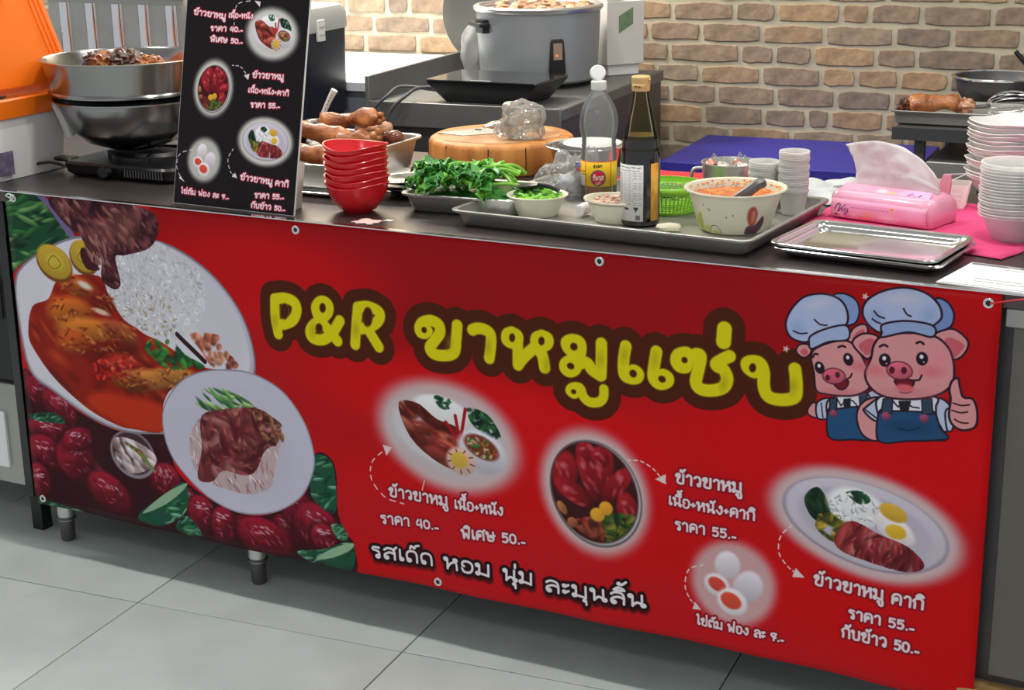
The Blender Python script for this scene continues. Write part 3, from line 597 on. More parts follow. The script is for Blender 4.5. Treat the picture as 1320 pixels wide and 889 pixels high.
    for (q, rx, ry, a, c) in (([(175,182)],52,22,.2,(170,78,30)),([(149,240)],60,32,-.1,(185,95,30)),([(235,210)],32,22,.3,(120,30,20)),([(202,274)],92,26,-.05,(190,108,40)),([(277,270)],46,22,.3,(150,70,40)),([(154,305)],50,26,-.1,(178,76,28)),([(248,309)],60,20,-.1,(110,24,16)),([(282,340)],50,24,.1,(168,40,32)),([(341,362)],80,22,-.15,(190,120,52)),([(415,342)],56,18,-.05,(180,118,56)),([(291,374)],50,20,.1,(130,60,30))):
        x, y = q[0]; cv.ell(x, y, rx, ry, a, c, .25, 1, .5)
        for k in range(22):
            dx, dy = cv.rs.uniform(-.8, .8, 2); cc = ((230,160,90),(110,30,14),(205,110,40),(80,20,12))[k % 4]
            cv.ell(x+dx*rx, y+dy*ry, cv.rs.uniform(4, 10), 2.2, a+cv.rs.normal(0, .5), cc, .6, .6)
    cv.ell(*[(195,179)][0], 18, 7, .3, (226,214,200), .4); cv.ell(*[(232,231)][0], 20, 6, .2, (226,190,170), .4)
    cv.scatter([(193,356),(221,332),(296,328),(292,358),(209,380)], 60, [(190,30,30),(225,80,60),(140,16,20)], 4, 1.4)
    cv.scatter([(336,293),(362,270),(410,269),(443,294),(489,313),(458,324),(392,330),(352,310)], 60, [(40,110,50),(70,140,60),(24,74,40)], 7, 1.5)
    cv.stroke([(426,254),(489,303)], 5, (50,24,30)); cv.scatter([(459,248),(535,246),(552,280),(578,311),(512,314),(480,280)], 46, [(176,92,70),(205,140,110),(130,60,50)], 7, 1.3, None, .5, (230,190,170))
    top = [(118,8),(192,-5),(253,-3),(377,7),(398,46),(372,84),(307,105),(282,112),(289,165),(269,179),(240,160),(245,116),(202,115),(197,76),(165,60)]
    cv.poly(top, (70,24,34)); cv.scatter(top, 110, [(92,40,48),(120,66,66),(60,20,32),(44,14,24)], 13, 1.5, None, .6); cv.scatter(top, 220, [(110,54,58),(84,36,44),(54,18,28),(150,100,94)], 4, 2.6, .9, .5, (190,150,145), .75)
    for q in ([(314,47)], [(237,78)]): cv.ell(q[0][0], q[0][1], 30, 34, .5, (160,105,90), .7, .5)
    for (q, rx, ry, a) in (([(119,137)],49,37,.35), ([(199,118)],38,34,.6)):
        x, y = q[0]; cv.ell(x, y+4, rx, ry, a, (120,66,24), .05); cv.ell(x, y, rx*.95, ry*.92, a, (196,160,52), .06, 1, .15); cv.ell(x+2, y+2, rx*.5, ry*.5, a, (204,180,60), .2, 1, .1); cv.stroke(crom([(x-16, y+4), (x, y-13), (x+18, y+3), (x, y+15)], 4, True), 1.2, (150,110,40), closed=True)
    cv.poly([(201,100),(231,132),(236,143),(205,144),(190,116)], (70,24,34)); cv.scatter([(201,76),(262,75),(263,124),(219,128)], 50, [(150,100,95),(90,40,48)], 3.5, 4., 1.2)
    # second plate
    pb = [(367,451),(379,406),(424,354),(481,325),(542,314),(607,314),(675,339),(722,393),(741,456),(733,503),(699,556),(632,598),(551,611),(471,590),(406,545),(376,503)]
    cv.poly(pb, (204,200,218)); cv.stroke(crom(pb, 5, True), 1.6, (150,146,164), closed=True); cv.glow(*[(566,467)][0], 80, 70, .5, (192,188,208), .9, .6)
    rb = [(465,425),(515,396),(608,384),(664,413),(657,464),(641,512),(629,546),(581,568),(514,565),(474,557),(439,528),(437,470)]
    cv.poly(rb, (196,172,176)); cv.scatter(rb, 260, [(225,205,210),(190,150,150),(170,120,120),(215,190,190)], 2., 5., 1.2, .2)
    cv.scatter([(455,386),(492,355),(545,357),(602,381),(528,402),(487,404)], 36, [(90,140,70),(40,90,50),(150,180,110)], 4, 4.5, .35)
    mb = [(473,418),(542,394),(608,384),(646,399),(659,441),(621,470),(598,513),(571,529),(517,527),(488,555),(450,555),(467,488)]
    cv.poly(mb, (112,40,46)); cv.scatter(mb, 170, [(140,66,66),(95,28,38),(175,112,108),(120,50,52)], 7, 2.6, None, .4, (200,150,150))
    cv.scatter([(595,381),(640,394),(670,412),(665,452),(629,452),(606,416)], 60, [(120,70,50),(80,36,34),(150,100,70)], 5, 1.6)
    # title
    T = [[(669,155),(668,172),(668,194),(673,223)], [(669,155),(692,151),(712,156),(718,171),(708,192),(685,203),(670,204)],
     [(806,222),(787,203),(768,183),(761,164),(768,152),(779,148),(789,154),(788,167),(776,180),(753,198),(746,212),(753,223),(774,223),(795,208),(809,188),(813,182)],
     [(855,152),(851,178),(845,224)], [(855,151),(879,147),(901,154),(902,167),(888,181),(860,192)], [(875,190),(888,208),(898,222)],
     [(1003,179),(997,184),(989,183),(987,174),(994,164),(1011,159),(1026,165),(1028,180),(1016,197),(1007,211),(1017,222),(1043,221),(1057,212),(1061,189),(1064,162)],
     [(1095,167),(1104,163),(1120,163),(1132,171),(1132,193),(1128,216)],
     [(1176,161),(1166,166),(1165,177),(1176,181),(1186,176),(1187,166),(1176,161)], [(1187,171),(1187,196),(1187,220)], [(1187,220),(1200,203),(1224,180)],
     [(1235,160),(1224,166),(1224,177),(1234,180),(1245,174),(1246,164),(1235,160)], [(1222,184),(1235,195),(1240,218)], 
     [(1304,174),(1296,182),(1286,178),(1282,167),(1294,161),(1307,164),(1309,178),(1304,199)], [(1289,199),(1280,206),(1280,215),(1289,219),(1299,213),(1299,204),(1289,199)], [(1300,206),(1319,199),(1331,211),(1346,219)], [(1347,219),(1348,189),(1348,161)],
     [(1394,160),(1390,186),(1391,210),(1401,216),(1414,214),(1418,206),(1410,201),(1402,206)], [(1451,162),(1447,189),(1446,209),(1457,218),(1471,213),(1473,205),(1464,201),(1457,206)],
     [(1507,175),(1504,182),(1493,182),(1487,173),(1491,162),(1505,157),(1513,163),(1523,157),(1530,161),(1527,182),(1523,206),(1532,217),(1552,217),(1571,209),(1577,193),(1570,178),(1560,174),(1558,169),(1570,160),(1580,154)],
     [(1628,172),(1623,176),(1613,171),(1610,163),(1618,158),(1632,159),(1639,173),(1640,198),(1647,214),(1664,218),(1685,214),(1695,205),(1695,183),(1692,161)]]
    T2 = [[(1302,253),(1297,259),(1289,254),(1295,247),(1308,247),(1314,261),(1326,270),(1343,268),(1352,258),(1353,243)]]
    T3 = [[(1570,108),(1569,130)]]
    T = [(crom(q, 5), 11.) for q in T]+[(crom(q, 5), 9.) for q in T2]+[(q, 13.) for q in T3]
    for q, r in T: cv.stroke(q, r+23.5, (78,28,8), soft=1)
    for q, r in T: cv.stroke(q, r+1.2, (128,110,10))
    for q, r in T: cv.stroke(q, r-.6, (226,214,14))
    for (x, y), rx, ry in zip([(690,177),(776,161),(766,202),(876,167),(996,178),(1176,171)]+[(1234,170),(1296,173),(1290,209),(1296,255),(1408,207),(1462,209),(1502,170),(1620,169)], (9,6,7,10,4.5,5,5,6,6,4,6,6,4.5,5), (15,8.5,9,18,5,7,7,6,5,3.5,6,5,4.5,7)):
        cv.ell(x, y, rx+1.4, ry+1.4, .15, (128,110,10), .12); cv.ell(x, y, rx, ry, .15, (78,28,8), .12)
    for (x, y) in [(666,199),(848,195),(1046,197),(1126,195),(752,207)]+[(1346,190),(1571,203),(1690,191),(1244,213),(1391,176),(1448,176)]: cv.ell(x, y, 6, 12, .1, (160,150,20), .9, .5)
    for q in [(1676,129),(1801,27)]:
        x, y = q; cv.poly([(x+(7 if k % 2 == 0 else 3)*math.sin(k*.628+.3), y-(7 if k % 2 == 0 else 3)*math.cos(k*.628+.3)) for k in range(10)], (226,190,190), smooth=False)
    pig(cv, None, False); pig(cv, None, True)
    # dishes
    W = (212,192,194)
    def fr(q, rx, ry, rot): return Fr(cv, q[0][0], q[0][1], rx, ry, rot)
    dish_bowlset(fr([(1037,378)], 128, 92, .18), W); dish_pot(fr([(1335,438)], 87, 101, -.35), W); dish_plate(fr([(1817,411)], 140, 76, .16), W); dish_eggs(fr([(1596,562)], 60, 62, .15), W)
    # captions
    O = (150, 8, 30)
    for t, q, xh, r in (('ข้าวขาหมู', [(905,518),(1036,515)], 17, 2.8), ('เนื้อ+หนัง', [(1050,517),(1151,516)], 16, 2.5), ('ราคา 40.-', [(884,577),(1015,568)], 16, 2.6), ('พิเศษ 50.-', [(1064,574),(1197,565)], 17, 2.7),
      ('ข้าวขาหมู', [(1489,393),(1608,392)], 17, 2.8), ('เนื้อ+หนัง+คากิ', [(1476,436),(1632,438)], 15, 2.4), ('ราคา 55.-', [(1488,481),(1601,478)], 15, 2.5), ('ไข่ต้ม ฟอง ละ 7.-', [(1531,654),(1690,653)], 13, 2.3),
      ('ข้าวขาหมู', [(1737,535),(1857,536)], 17, 2.8), ('คากิ', [(1870,537),(1923,538)], 17, 2.8), ('ราคา 55.-', [(1799,582),(1911,579)], 15, 2.6), ('กับข้าว 50.-', [(1789,619),(1921,618)], 16, 2.7)):
        text(cv, t, q[0], q[1], xh, r*.82, out=O, outr=r+3)
    for t, q, xh in (('รสเด็ด', [(861,651),(999,644)], 22), ('หอม', [(1023,643),(1124,642)], 22), ('นุ่ม', [(1149,643),(1211,643)], 22), ('ละมุนลิ้น', [(1235,649),(1436,642)], 22)):
        text(cv, t, q[0], q[1], xh, 2.5, (238,232,238), (40,8,14), 8.5, (1, 6))
    arrow(cv, [(937,529),(896,522),(868,491),(870,455),(899,426)], [(896,416),(916,418),(903,437)]); arrow(cv, [(1400,367),(1423,365),(1446,375),(1461,389)], [(1450,394),(1470,381),(1471,400)])
    arrow(cv, [(1541,538),(1515,552),(1508,585),(1518,609),(1530,617)], [(1527,612),(1539,625),(1522,627)]); arrow(cv, [(1695,437),(1677,459),(1675,490),(1691,512),(1707,522)], [(1705,512),(1721,527),(1699,530)])
    cv.stroke([(986,473),(980,493)], 1.2, (220,200,200))
    return cv

def paint_menu():
    cv = Canvas(297, 424, 2., (24, 18, 22))
    W = (214, 214, 206)
    fr = lambda q, rx, ry, rot: Fr(cv, q[0][0], q[0][1], rx, ry, rot)
    dish_bowlset(fr([(214.2,87.3)], 52, 42, .12), W); dish_pot(fr([(80.7,196.1)], 40, 46, .1), W); dish_plate(fr([(216.8,290.2)], 56, 38, .05), W); dish_eggs(fr([(70.3,335.4)], 32, 33, .1), W)
    O = (196, 20, 52)
    for t, q, xh, r in (('ข้าวขาหมู', [(19.0,55.6),(98.9,62.8)], 8.5, 1.4), ('เนื้อ+หนัง', [(106.3,59.3),(165.9,60.0)], 7.5, 1.2), ('ราคา 40.-', [(63.4,86.1),(143.6,85.4)], 8, 1.4), ('พิเศษ 50.-', [(65.1,106.4),(145.5,108.3)], 8, 1.4),
      ('ข้าวขาหมู', [(175.0,170.4),(249.6,170.8)], 8.5, 1.4), ('เนื้อ+หนัง+คากิ', [(166.9,199.0),(264.6,200.7)], 7.5, 1.2), ('ราคา 55.-', [(175.0,226.8),(246.2,224.9)], 8, 1.4),
      ('ไข่ต้ม ฟอง ละ 7.-', [(18.0,403.6),(138.8,406.7)], 7.5, 1.3), ('ข้าวขาหมู', [(163.1,365.7),(241.2,369.4)], 8.5, 1.4), ('คากิ', [(248.1,370.3),(280.1,371.2)], 8.5, 1.4), ('ราคา 55.-', [(200.8,397.5),(271.9,395.2)], 8, 1.4), ('กับข้าว 50.-', [(194.2,417.0),(277.2,417.4)], 8, 1.4)):
        text(cv, t, q[0], q[1], xh, r, out=O, outr=r+1.3)
    w = .9
    arrow(cv, [(121.5,73.0),(119.7,50.5),(128.8,32.4),(163.1,26.0)], [(166.0,26.0),(181.7,27.9),(180.2,37.7)], w); arrow(cv, [(123.7,150.1),(144.4,152.0),(160.2,166.4)], [(153.3,167.7),(167.5,163.7),(165.1,176.5)], w)
    arrow(cv, [(38.6,317.3),(8.9,327.5),(1.7,352.2),(15.9,376.5)], [(10.3,375.9),(25.5,382.1),(12.3,370.0)], w); arrow(cv, [(140.8,309.2),(129.5,329.0),(137.3,352.3),(148.5,360.1)], [(141.7,362.5),(155.9,364.3),(149.2,353.9)], w)
    return cv
# ================================================================ the setting
TH = .082; cT, sT = math.cos(TH), math.sin(TH)
def room(u, v, z): return (1+u*cT-v*sT, 2+u*sT+v*cT, z)      # u along the back wall, v behind it
def rot_mb(m, fn): m.v = [fn(*q) for q in m.v]; return m
m = MB().box(-2.9, -4.6, -.06, 2.6, .0, -.004); fl = tag(rot_mb(m, room).build('floor', M['grout'], smooth=0), kind='structure')
g0 = (.36481, -.12269); cg, sg = math.cos(.08548), math.sin(.08548)
tm = MB().box(-.2985, -.2985, -.02, .2985, .2985, 0).build('tile', M['tile'], fl, smooth=0, bevel=.0012, bseg=1)
tm.rotation_euler = (0, 0, .08548)
first = True
for i in range(-5, 4):
    for j in range(-4, 4):
        x = g0[0]+.6*(cg*(i+.5)-sg*(j+.5)); y = g0[1]+.6*(sg*(i+.5)+cg*(j+.5))
        o = tm if first else tm.copy()
        if not first: C.objects.link(o)
        first = False; o.location = (x, y, random.uniform(-.0006, 0))
m = MB().box(-2.9, 0, -.06, 2.6, .15, 2.85); wall = tag(rot_mb(m, room).build('wall_back', M['mortar'], smooth=0), kind='structure')
m = MB().box(-2.9, -4.6, 2.75, 2.6, .15, 2.85); tag(rot_mb(m, room).build('ceiling', M['ceil'], smooth=0), kind='structure')
# bricks: eight irregular faces, sized per brick
def brick_mb(seed, L):
    r = random.Random(seed); H = .0475; m = MB(); rings = []
    n = 5
    def outline(s, y, jit):
        o = []
        for k in range(n): o.append((-L/2+L*k/(n-1)*1., -H/2))
        for k in range(1, 3): o.append((L/2, -H/2+H*k/2))
        for k in range(n-2, -1, -1): o.append((-L/2+L*k/(n-1), H/2))
        o.append((-L/2, 0))
        out = []
        for q, (x, z) in enumerate(o):
            rr = random.Random(seed*77+q); c = .0032 if abs(x) > L*.49 and abs(z) > H*.4 else 0
            dx = -math.copysign(c, x)*1.0; dz = -math.copysign(c*.9, z)
            x2 = x+dx+rr.uniform(-.0022, .0022); z2 = z+dz+rr.uniform(-.0024, .0024)
            out.append((x2-math.copysign(s, x) if abs(x) > L*.4 else x2, y+rr.uniform(-jit, jit), z2-math.copysign(s, z) if abs(z) > .01 else z2))
        return out
    rings = [outline(0, .004, 0), outline(0, -.0022, .0005), outline(.0022, -.0038, .0008)]
    return m.loft(rings, False, True)
LN = (.06, .085, .11, .14, .17, .2)
BM = {}
for L in LN:
    for s in range(3):
        o = brick_mb(int(L*1000)+s*13, L).build('brick', None, smooth=30); BM[(L, s)] = o.data; bpy.data.objects.remove(o)
RJ = {0: [.105, .277, .46], 1: [-1.253, -1.174, -1.032, -.333, -.15, -.029, .153, .232, .372, .558], 2: [-1.299, -1.103, -.403, -.247, -.069, .108, .301, .455, .636],
      3: [-1.33, -1.149, -.341, -.131, -.032, .077, .254, .364, .575], 4: [-.381, -.248, -.068, .104, .202, .319, .454], 5: [-.335, -.197, -.024, .147, .302],
      6: [-.234, -.057, .066, .133, .284], 7: [-.331, -.153, .024, .205]}
rb = random.Random(3); far = MB()
for k in range(-6, 17):
    zc = 1.0457-(k-.5)*.05878
    J = list(RJ.get(k, [rb.uniform(-.2, 0)]))
    while J[0] > -2.6: J.insert(0, J[0]-rb.choice((.11, .14, .17, .19)))
    while J[-1] < 2.4: J.append(J[-1]+rb.choice((.11, .14, .17, .19)))
    filled = []
    for a, b in zip(J[:-1], J[1:]):
        if b-a > .26:
            n = round((b-a)/.16); filled += [(a+(b-a)*i/n, a+(b-a)*(i+1)/n) for i in range(n)]
        else: filled.append((a, b))
    for a, b in filled:
        L = b-a-.011; c = (a+b)/2
        if -1.75 < c < 1.15 and -1 <= k <= 11:
            base = min(LN, key=lambda q: abs(q-L)); o = bpy.data.objects.new('brick', BM[(base, rb.randrange(3))]); C.objects.link(o); o.parent = wall
            o.location = room(c, 0, zc+rb.uniform(-.0012, .0012)); o.rotation_euler = (0, rb.uniform(-.006, .006), TH); o.scale = (L/base, 1, 1)
            if not o.data.materials: o.data.materials.append(None)
            o.material_slots[0].link = 'OBJECT'; o.material_slots[0].material = M['brick%d' % rb.choice((0, 0, 1, 2, 2, 3, 4, 4, 5))]
        else:
            q = brick_mb(rb.randrange(999), L); far.add([room(c+x, y, zc+z) for x, y, z in q.v], q.f)
tag(far.build('distant_bricks', M['brick0'], wall, smooth=30), kind='stuff')

# ================================================================ front counter
t = thing('counter', 'long stainless counter table carrying the red banner and all the food', 'counter', (1.0, .37, 0))
def L(m, ox=1.0, oy=.37, oz=0): m.v = [(x-ox, y-oy, z-oz) for x, y, z in m.v]; return m
L(MB().box(-.6, .0, .775, 2.6, .73, .8)).build('worktop', M['top'], t, bevel=.003)
L(MB().box(-.6, -.0085, .7992, 2.6, .004, .8012)).build('edge_highlight', M['mirror'], t, smooth=0)  # bright strip added for the highlight line along the counter edge
L(MB().box(-.02, .03, .14, 2.2, .70, .775)).build('cabinet_body', M['steel_dark'], t, smooth=0)
L(MB().box(-.6, .004, .70, -.02, .70, .775)).build('apron', M['black'], t, smooth=0)
L(MB().box(2.014, .004, .745, 2.35, .03, .775)).build('top_rail', M['steel_dull'], t, bevel=.002)
L(MB().box(2.026, .010, .16, 2.088, .03, .745)).build('side_panel', M['panel'], t, bevel=.002)
L(MB().box(2.098, .006, .1, 2.16, .03, .742)).build('corner_post', M['steel_dull'], t, bevel=.003)
L(MB().box(1.98, -.012, .085, 2.092, .03, .14)).build('wood_block', M['rawwood'], t, bevel=.003)
for x, y in ((.012, .062), (.533, .062), (2.13, .06), (.02, .64), (.7, .64), (1.4, .64), (2.13, .64)):
    m = MB().lathe([(.0, .05), (.019, .05), (.019, .14), (.0, .14)], 20); lg = m.build('leg', M['steel'], t); lg.location = (x-1, y-.37, 0)
    m = MB().lathe([(0, 0), (.013, 0), (.016, .006), (.0165, .05), (.021, .052), (.021, .058), (0, .058)], 20); ft = m.build('foot', M['steel_dark'], lg)
# banner: vinyl sheet hung on the front edge, slightly wavy
W_, H_ = 2.01, .687; nx, nz = 120, 40
def wav(x, z): 
    k = min(1, (z)/.25)
    return -.006-.003*k*(.5+.5*math.sin(x*9+z*4))-.0022*k*math.sin(x*23-z*7)-.004*k*math.exp(-((x-1.9)/.12)**2)-.0025*math.exp(-((x-.36-z*.3)/.02)**2)*(1-z/.5 if z < .5 else 0)
bv, bf, uv = [], [], []
for j in range(nz+1):
    for i in range(nx+1):
        x = W_*i/nx; z = H_*j/nz
        bv.append((x, wav(x, z)-.0, .7995-z-.003*math.sin(x*3.1)*(z/H_))); uv.append((i/nx, 1-j/nz))
for j in range(nz):
    for i in range(nx): a = j*(nx+1)+i; bf.append((a, a+nx+1, a+nx+2, a+1))
me = bpy.data.meshes.new('banner_print'); me.from_pydata(bv, [], bf); me.update()
ul = me.uv_layers.new(name='uv')
for lp in me.loops: ul.data[lp.index].uv = uv[lp.vertex_index]
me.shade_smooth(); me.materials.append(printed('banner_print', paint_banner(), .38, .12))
ban = bpy.data.objects.new('banner', me); C.objects.link(ban)
tag(ban, 'wide red vinyl banner with yellow title, cartoon pigs and dish pictures hung on the counter', 'banner')
md = ban.modifiers.new('thickness', 'SOLIDIFY'); md.thickness = .0008; md.offset = 1
for x, z in ((.0225, .787), (.7245, .783), (1.345, .784), (1.990, .783), (.021, .126), (1.008, .126), (1.990, .126)):
    r_ = [(.0045+.0035*math.cos(a*math.pi/4), .0016*math.sin(a*math.pi/4)) for a in range(8)]
    g = MB().lathe([(.0062+.0024*math.cos(a*math.pi/4), .0014*math.sin(a*math.pi/4)) for a in range(8)], 20, closed=True).build('grommet', M['mirror'], ban)
    g.location = (x, wav(x, .8-z)-.0018, z); g.rotation_euler = (R(90), 0, 0)
    h = MB().lathe([(0, -.0002), (.0042, -.0002), (.0042, .0004), (0, .0004)], 16).build('grommet_hole', M['black'], g)
MB().tube([(1.993, -.012, .783), (2.01, -.012, .788), (2.03, -.012, .793), (2.06, -.010, .799)], .0014, 6).build('tie_cord', M['red'], ban)
MB().tube(curve_pts([(.0225, -.012, .787), (.012, -.016, .793), (.020, -.015, .797), (.028, -.012, .79), (.02, -.016, .782)], 5), .0013, 6).build('tie_cord', M['whitep'], ban)

# menu board leaning on its strut at the counter front
th = math.atan2(.085, .39)
t = thing('menu_board', 'black upright menu board with four dishes and pink-edged Thai prices', 'sign', (.404, .036, .8), rot=(-th, 0, -.035))
bd = MB().box(0, 0, 0, .295, .004, .424); o = bd.build('board', M['whitep'], t, smooth=0)
me = bpy.data.meshes.new('menu_print'); me.from_pydata([(0.001, -.0006, 0.001), (.294, -.0006, 0.001), (.294, -.0006, .423), (0.001, -.0006, .423), (0.001, -.0001, 0.001), (.294, -.0001, 0.001), (.294, -.0001, .423), (0.001, -.0001, .423)], [], [(0, 1, 2, 3), (4, 7, 6, 5), (0, 4, 5, 1), (1, 5, 6, 2), (2, 6, 7, 3), (3, 7, 4, 0)])
ul = me.uv_layers.new(name='uv'); cu = [(0, 0), (1, 0), (1, 1), (0, 1)]*2
for lp in me.loops: ul.data[lp.index].uv = cu[lp.vertex_index]
me.materials.append(printed('menu_print', paint_menu(), .42)); o = bpy.data.objects.new('print', me); C.objects.link(o); o.parent = t
st = MB().box(.255, .004, .004, .259, .07, .1); st.build('strut', M['whitep'], t, smooth=0)

# ================================================================ things on the counter
Z = .8
# --- nested red bowls
def rb_fn(a): return 1+.045*math.cos(4*a)
def rb_zf(a, r, z): return (.0035*math.cos(2*a+.6))*(max(0, z-.02)/.035)
bowl = thing('red_bowl', 'x', 'bowl')
MB().lathe([(0, 0), (.026, 0), (.028, .003), (.034, .006), (.046, .02), (.054, .036), (.0585, .054), (.0597, .0548), (.0575, .0556), (.0525, .037), (.0445, .0215), (.033, .0085), (0, .007)], 40, fn=rb_fn, zf=rb_zf).build('shell', M['red'], bowl)
MB().lathe([(.0582, .0535), (.0605, .0535), (.0612, .0548), (.0602, .0562), (.0582, .0558)], 40, fn=rb_fn, zf=rb_zf, closed=True).build('rim', M['red'], bowl)
RB = ['lowest red bowl of the nested stack by the menu board, standing on the counter', 'second red bowl from the bottom of the nested red stack', 'third red bowl from the bottom of the nested red stack', 'middle red bowl of the nested red stack', 'third red bowl from the top of the nested red stack', 'second red bowl from the top of the nested red stack', 'topmost red bowl of the stack, its empty inside showing']
for i in range(7):
    loc = (.786+.0006*(i % 3), .112, Z+.0005+i*.0121); rz = .25+.16*math.sin(i*2.1)
    if i == 0: place(bowl, loc, rz); bowl['label'] = RB[0]; bowl['group'] = 'nested red bowls'
    else: dup(bowl, loc, rz, RB[i], 'nested red bowls')

# --- big shallow tray and what stands in it
def tray(name, label, w, d, h, loc, rz, m='steel', cat='tray', **k):
    o = tray_mb(w, d, h, **k).build(name, M[m]); place(o, loc, rz); tag(o, label, cat); return o
tray('serving_tray', 'large shallow steel tray holding the condiment bowls, bottles and clear cups', .585, .395, .03, (1.310, .252, Z), -.045, 'steel_dull', r=.016)
TZ = Z+.0025
# green chopped bean bowl with black spoon
t = thing('garnish_bowl', 'small cream bowl of chopped green beans at the left end of the big tray', 'bowl', (1.118, .212, TZ))
MB().lathe([(0, 0), (.036, 0), (.038, .003), (.046, .02), (.0535, .036), (.057, .037), (.0575, .039), (.055, .0395), (.05, .036), (.043, .02), (.035, .006), (0, .005)], 36).build('shell', M['cream'], t)
m = MB(); mm = MB()
for i in range(90):
    a = random.uniform(0, 6.28); r = .043*math.sqrt(random.random()); x, y = r*math.cos(a), r*math.sin(a); z = .037+.012*(1-r/.05)+random.uniform(-.003, .004)
    d = Vector((random.uniform(-1, 1), random.uniform(-1, 1), random.uniform(-.3, .5))).normalized()*.006
    (m if i % 3 else mm).tube([Vector((x, y, z))-d, Vector((x, y, z))+d], random.uniform(.0022, .0038), 6)
m.lathe([(0, .01), (.045, .03), (.047, .036), (.03, .041), (0, .044)], 20)
beans = m.build('chopped_beans', M['stem'], t); tag(beans, kind='stuff'); tag(mm.build('dark_beans', M['leaf'], t), kind='stuff')
t = thing('black_spoon', 'black plastic serving spoon lying in the chopped green beans', 'spoon', (1.108, .205, TZ+.046), rot=(.0, -.1, .1))
bw = []; 
m = MB().lathe([(0, -.006), (.012, -.004), (.02, .002), (.0215, .0045), (.0195, .0045), (.011, -.001), (0, -.003)], 20); m.v = [(x*1.15-.006, y*.8, z+.006) for x, y, z in m.v]; m.build('spoon_bowl', M['blackp'], t)
MB().tube(curve_pts([(.016, 0, .010), (.04, -.004, .006), (.058, -.006, -.002)], 5), [.0045]*11, 8).build('handle', M['blackp'], t)
# oval white bowl with garlic and shallots
def ov(a): return 1
t = thing('oval_bowl', 'white oval bowl with brown line and leaf mark holding peeled garlic bits', 'bowl', (1.277, .222, TZ))
m = MB().lathe([(0, 0), (.04, 0), (.042, .003), (.05, .018), (.057, .037), (.0615, .0375), (.0635, .040), (.0625, .0425), (.0585, .042), (.054, .036), (.047, .018), (.04, .006), (0, .005)], 44); m.v = [(x*1.03, y*.82, z) for x, y, z in m.v]; m.build('shell', M['cream'], t)
m = MB().lathe([(.0572, .0352), (.0582, .0356), (.0588, .0366), (.0578, .0366)], 44, closed=True); m.v = [(x*1.03, y*.82, z) for x, y, z in m.v]; m.build('brown_line', mat('brown_glaze', (120, 90, 60), .4), t)
m = MB().lathe([(0, .02), (.05, .03), (.052, .0345), (0, .036)], 24)
m.v = [(x, y*.8, z) for x, y, z in m.v]
for i in range(46):
    a = random.uniform(0, 6.28); r = .044*math.sqrt(random.random())
    v, f = lump(.0055, .004, .0032, .2, 3, 1, i, r*math.cos(a), r*math.sin(a)*.8, .037+random.uniform(0, .004)); m.add(v, f)
tag(m.build('garlic_bits', mat('pale_garlic', (226, 204, 180), .5, 0, .25, 50, col2=(196, 150, 130)), t), kind='stuff')
m = MB()
for a, l in ((-.6, .009), (0., .011), (.6, .01), (1.2, .008)):
    m.add([(0, 0, 0), (l*math.cos(a)+.002, .0004, l*math.sin(a)), (l*.6*math.cos(a+.35), .0008, l*.6*math.sin(a+.35)), (0, .0006, 0.0003)], [(0, 1, 2), (0, 2, 3), (0, 3, 1), (1, 3, 2)])
lf = m.build('leaf_mark', M['black'], t, smooth=0); lf.location = (.036, -.0405, .014); lf.rotation_euler = (-.3, 0, .75)
tg = MB().tube(curve_pts([(.03, -.012, .041), (.052, -.018, .052), (.066, -.02, .058)], 5), .0022, 8); o = tg.build('small_spoon', M['whitep']); place(o, (1.277, .222, TZ+.002)); tag(o, 'thin white spoon handle sticking out of the oval garlic bowl', 'spoon')

# curved printed label on a bottle
def wrap(name, cv, r, z0, z1, a0, a1, parent, n=24, rough=.4, rf=None):
    v, f, u = [], [], []
    for j, z in enumerate((z0, z1)):
        for i in range(n+1):
            a = a0+(a1-a0)*i/n; v.append((r*math.cos(a), r*math.sin(a), z)); u.append((i/n, j))
    for i in range(n): f.append((i, i+1, n+2+i, n+1+i))
    me = bpy.data.meshes.new(name); me.from_pydata(v, [], f); ul = me.uv_layers.new(name='uv')
    for lp in me.loops: ul.data[lp.index].uv = u[lp.vertex_index]
    me.shade_smooth(); me.materials.append(printed(name, cv, rough)); o = bpy.data.objects.new(name, me); C.objects.link(o); o.parent = parent
    s = o.modifiers.new('t', 'SOLIDIFY'); s.thickness = .0003; s.offset = -1
    return o
def lat(q, y0, k=1): return q
def scribble(cv, x0, x1, y, r, col, n=8):
    p = [(x0+(x1-x0)*i/n, y+cv.rs.uniform(-1, 1)*r) for i in range(n+1)]
    for i in range(n):
        if i % 4 != 3: cv.stroke(p[i:i+2], r*.8, col, alpha=.75)
# fish sauce bottle (PET)
t = thing('plastic_bottle', 'half empty clear plastic bottle with yellow label and open white flip cap', 'bottle', (1.170, .372, TZ))
prof = [(0, .003), (.024, 0), (.033, .003), (.0345, .01), (.0345, .092), (.0335, .094), (.034, .1), (.0325, .104), (.0335, .109), (.032, .113), (.033, .118), (.0325, .124), (.0355, .135), (.037, .15), (.036, .165), (.031, .182), (.022, .198), (.0145, .209), (.012, .213), (.012, .222)]
MB().lathe(prof+[(r-.0008, z) for r, z in prof[::-1][:-1]]+[(0, .004)], 40).build('body', M['clear'], t)
MB().lathe([(0, .004), (.0325, .005), (.0333, .012), (.0333, .07), (0, .07)], 32).build('sauce', mat('amber_sauce', (150, 84, 26), .1, coat=.5), t)
cp = MB().lathe([(0, .214), (.014, .214), (.0148, .216), (.0148, .2295), (.012, .231), (.006, .231), (.005, .234), (0, .234)], 28).build('cap', M['whitep'], t)
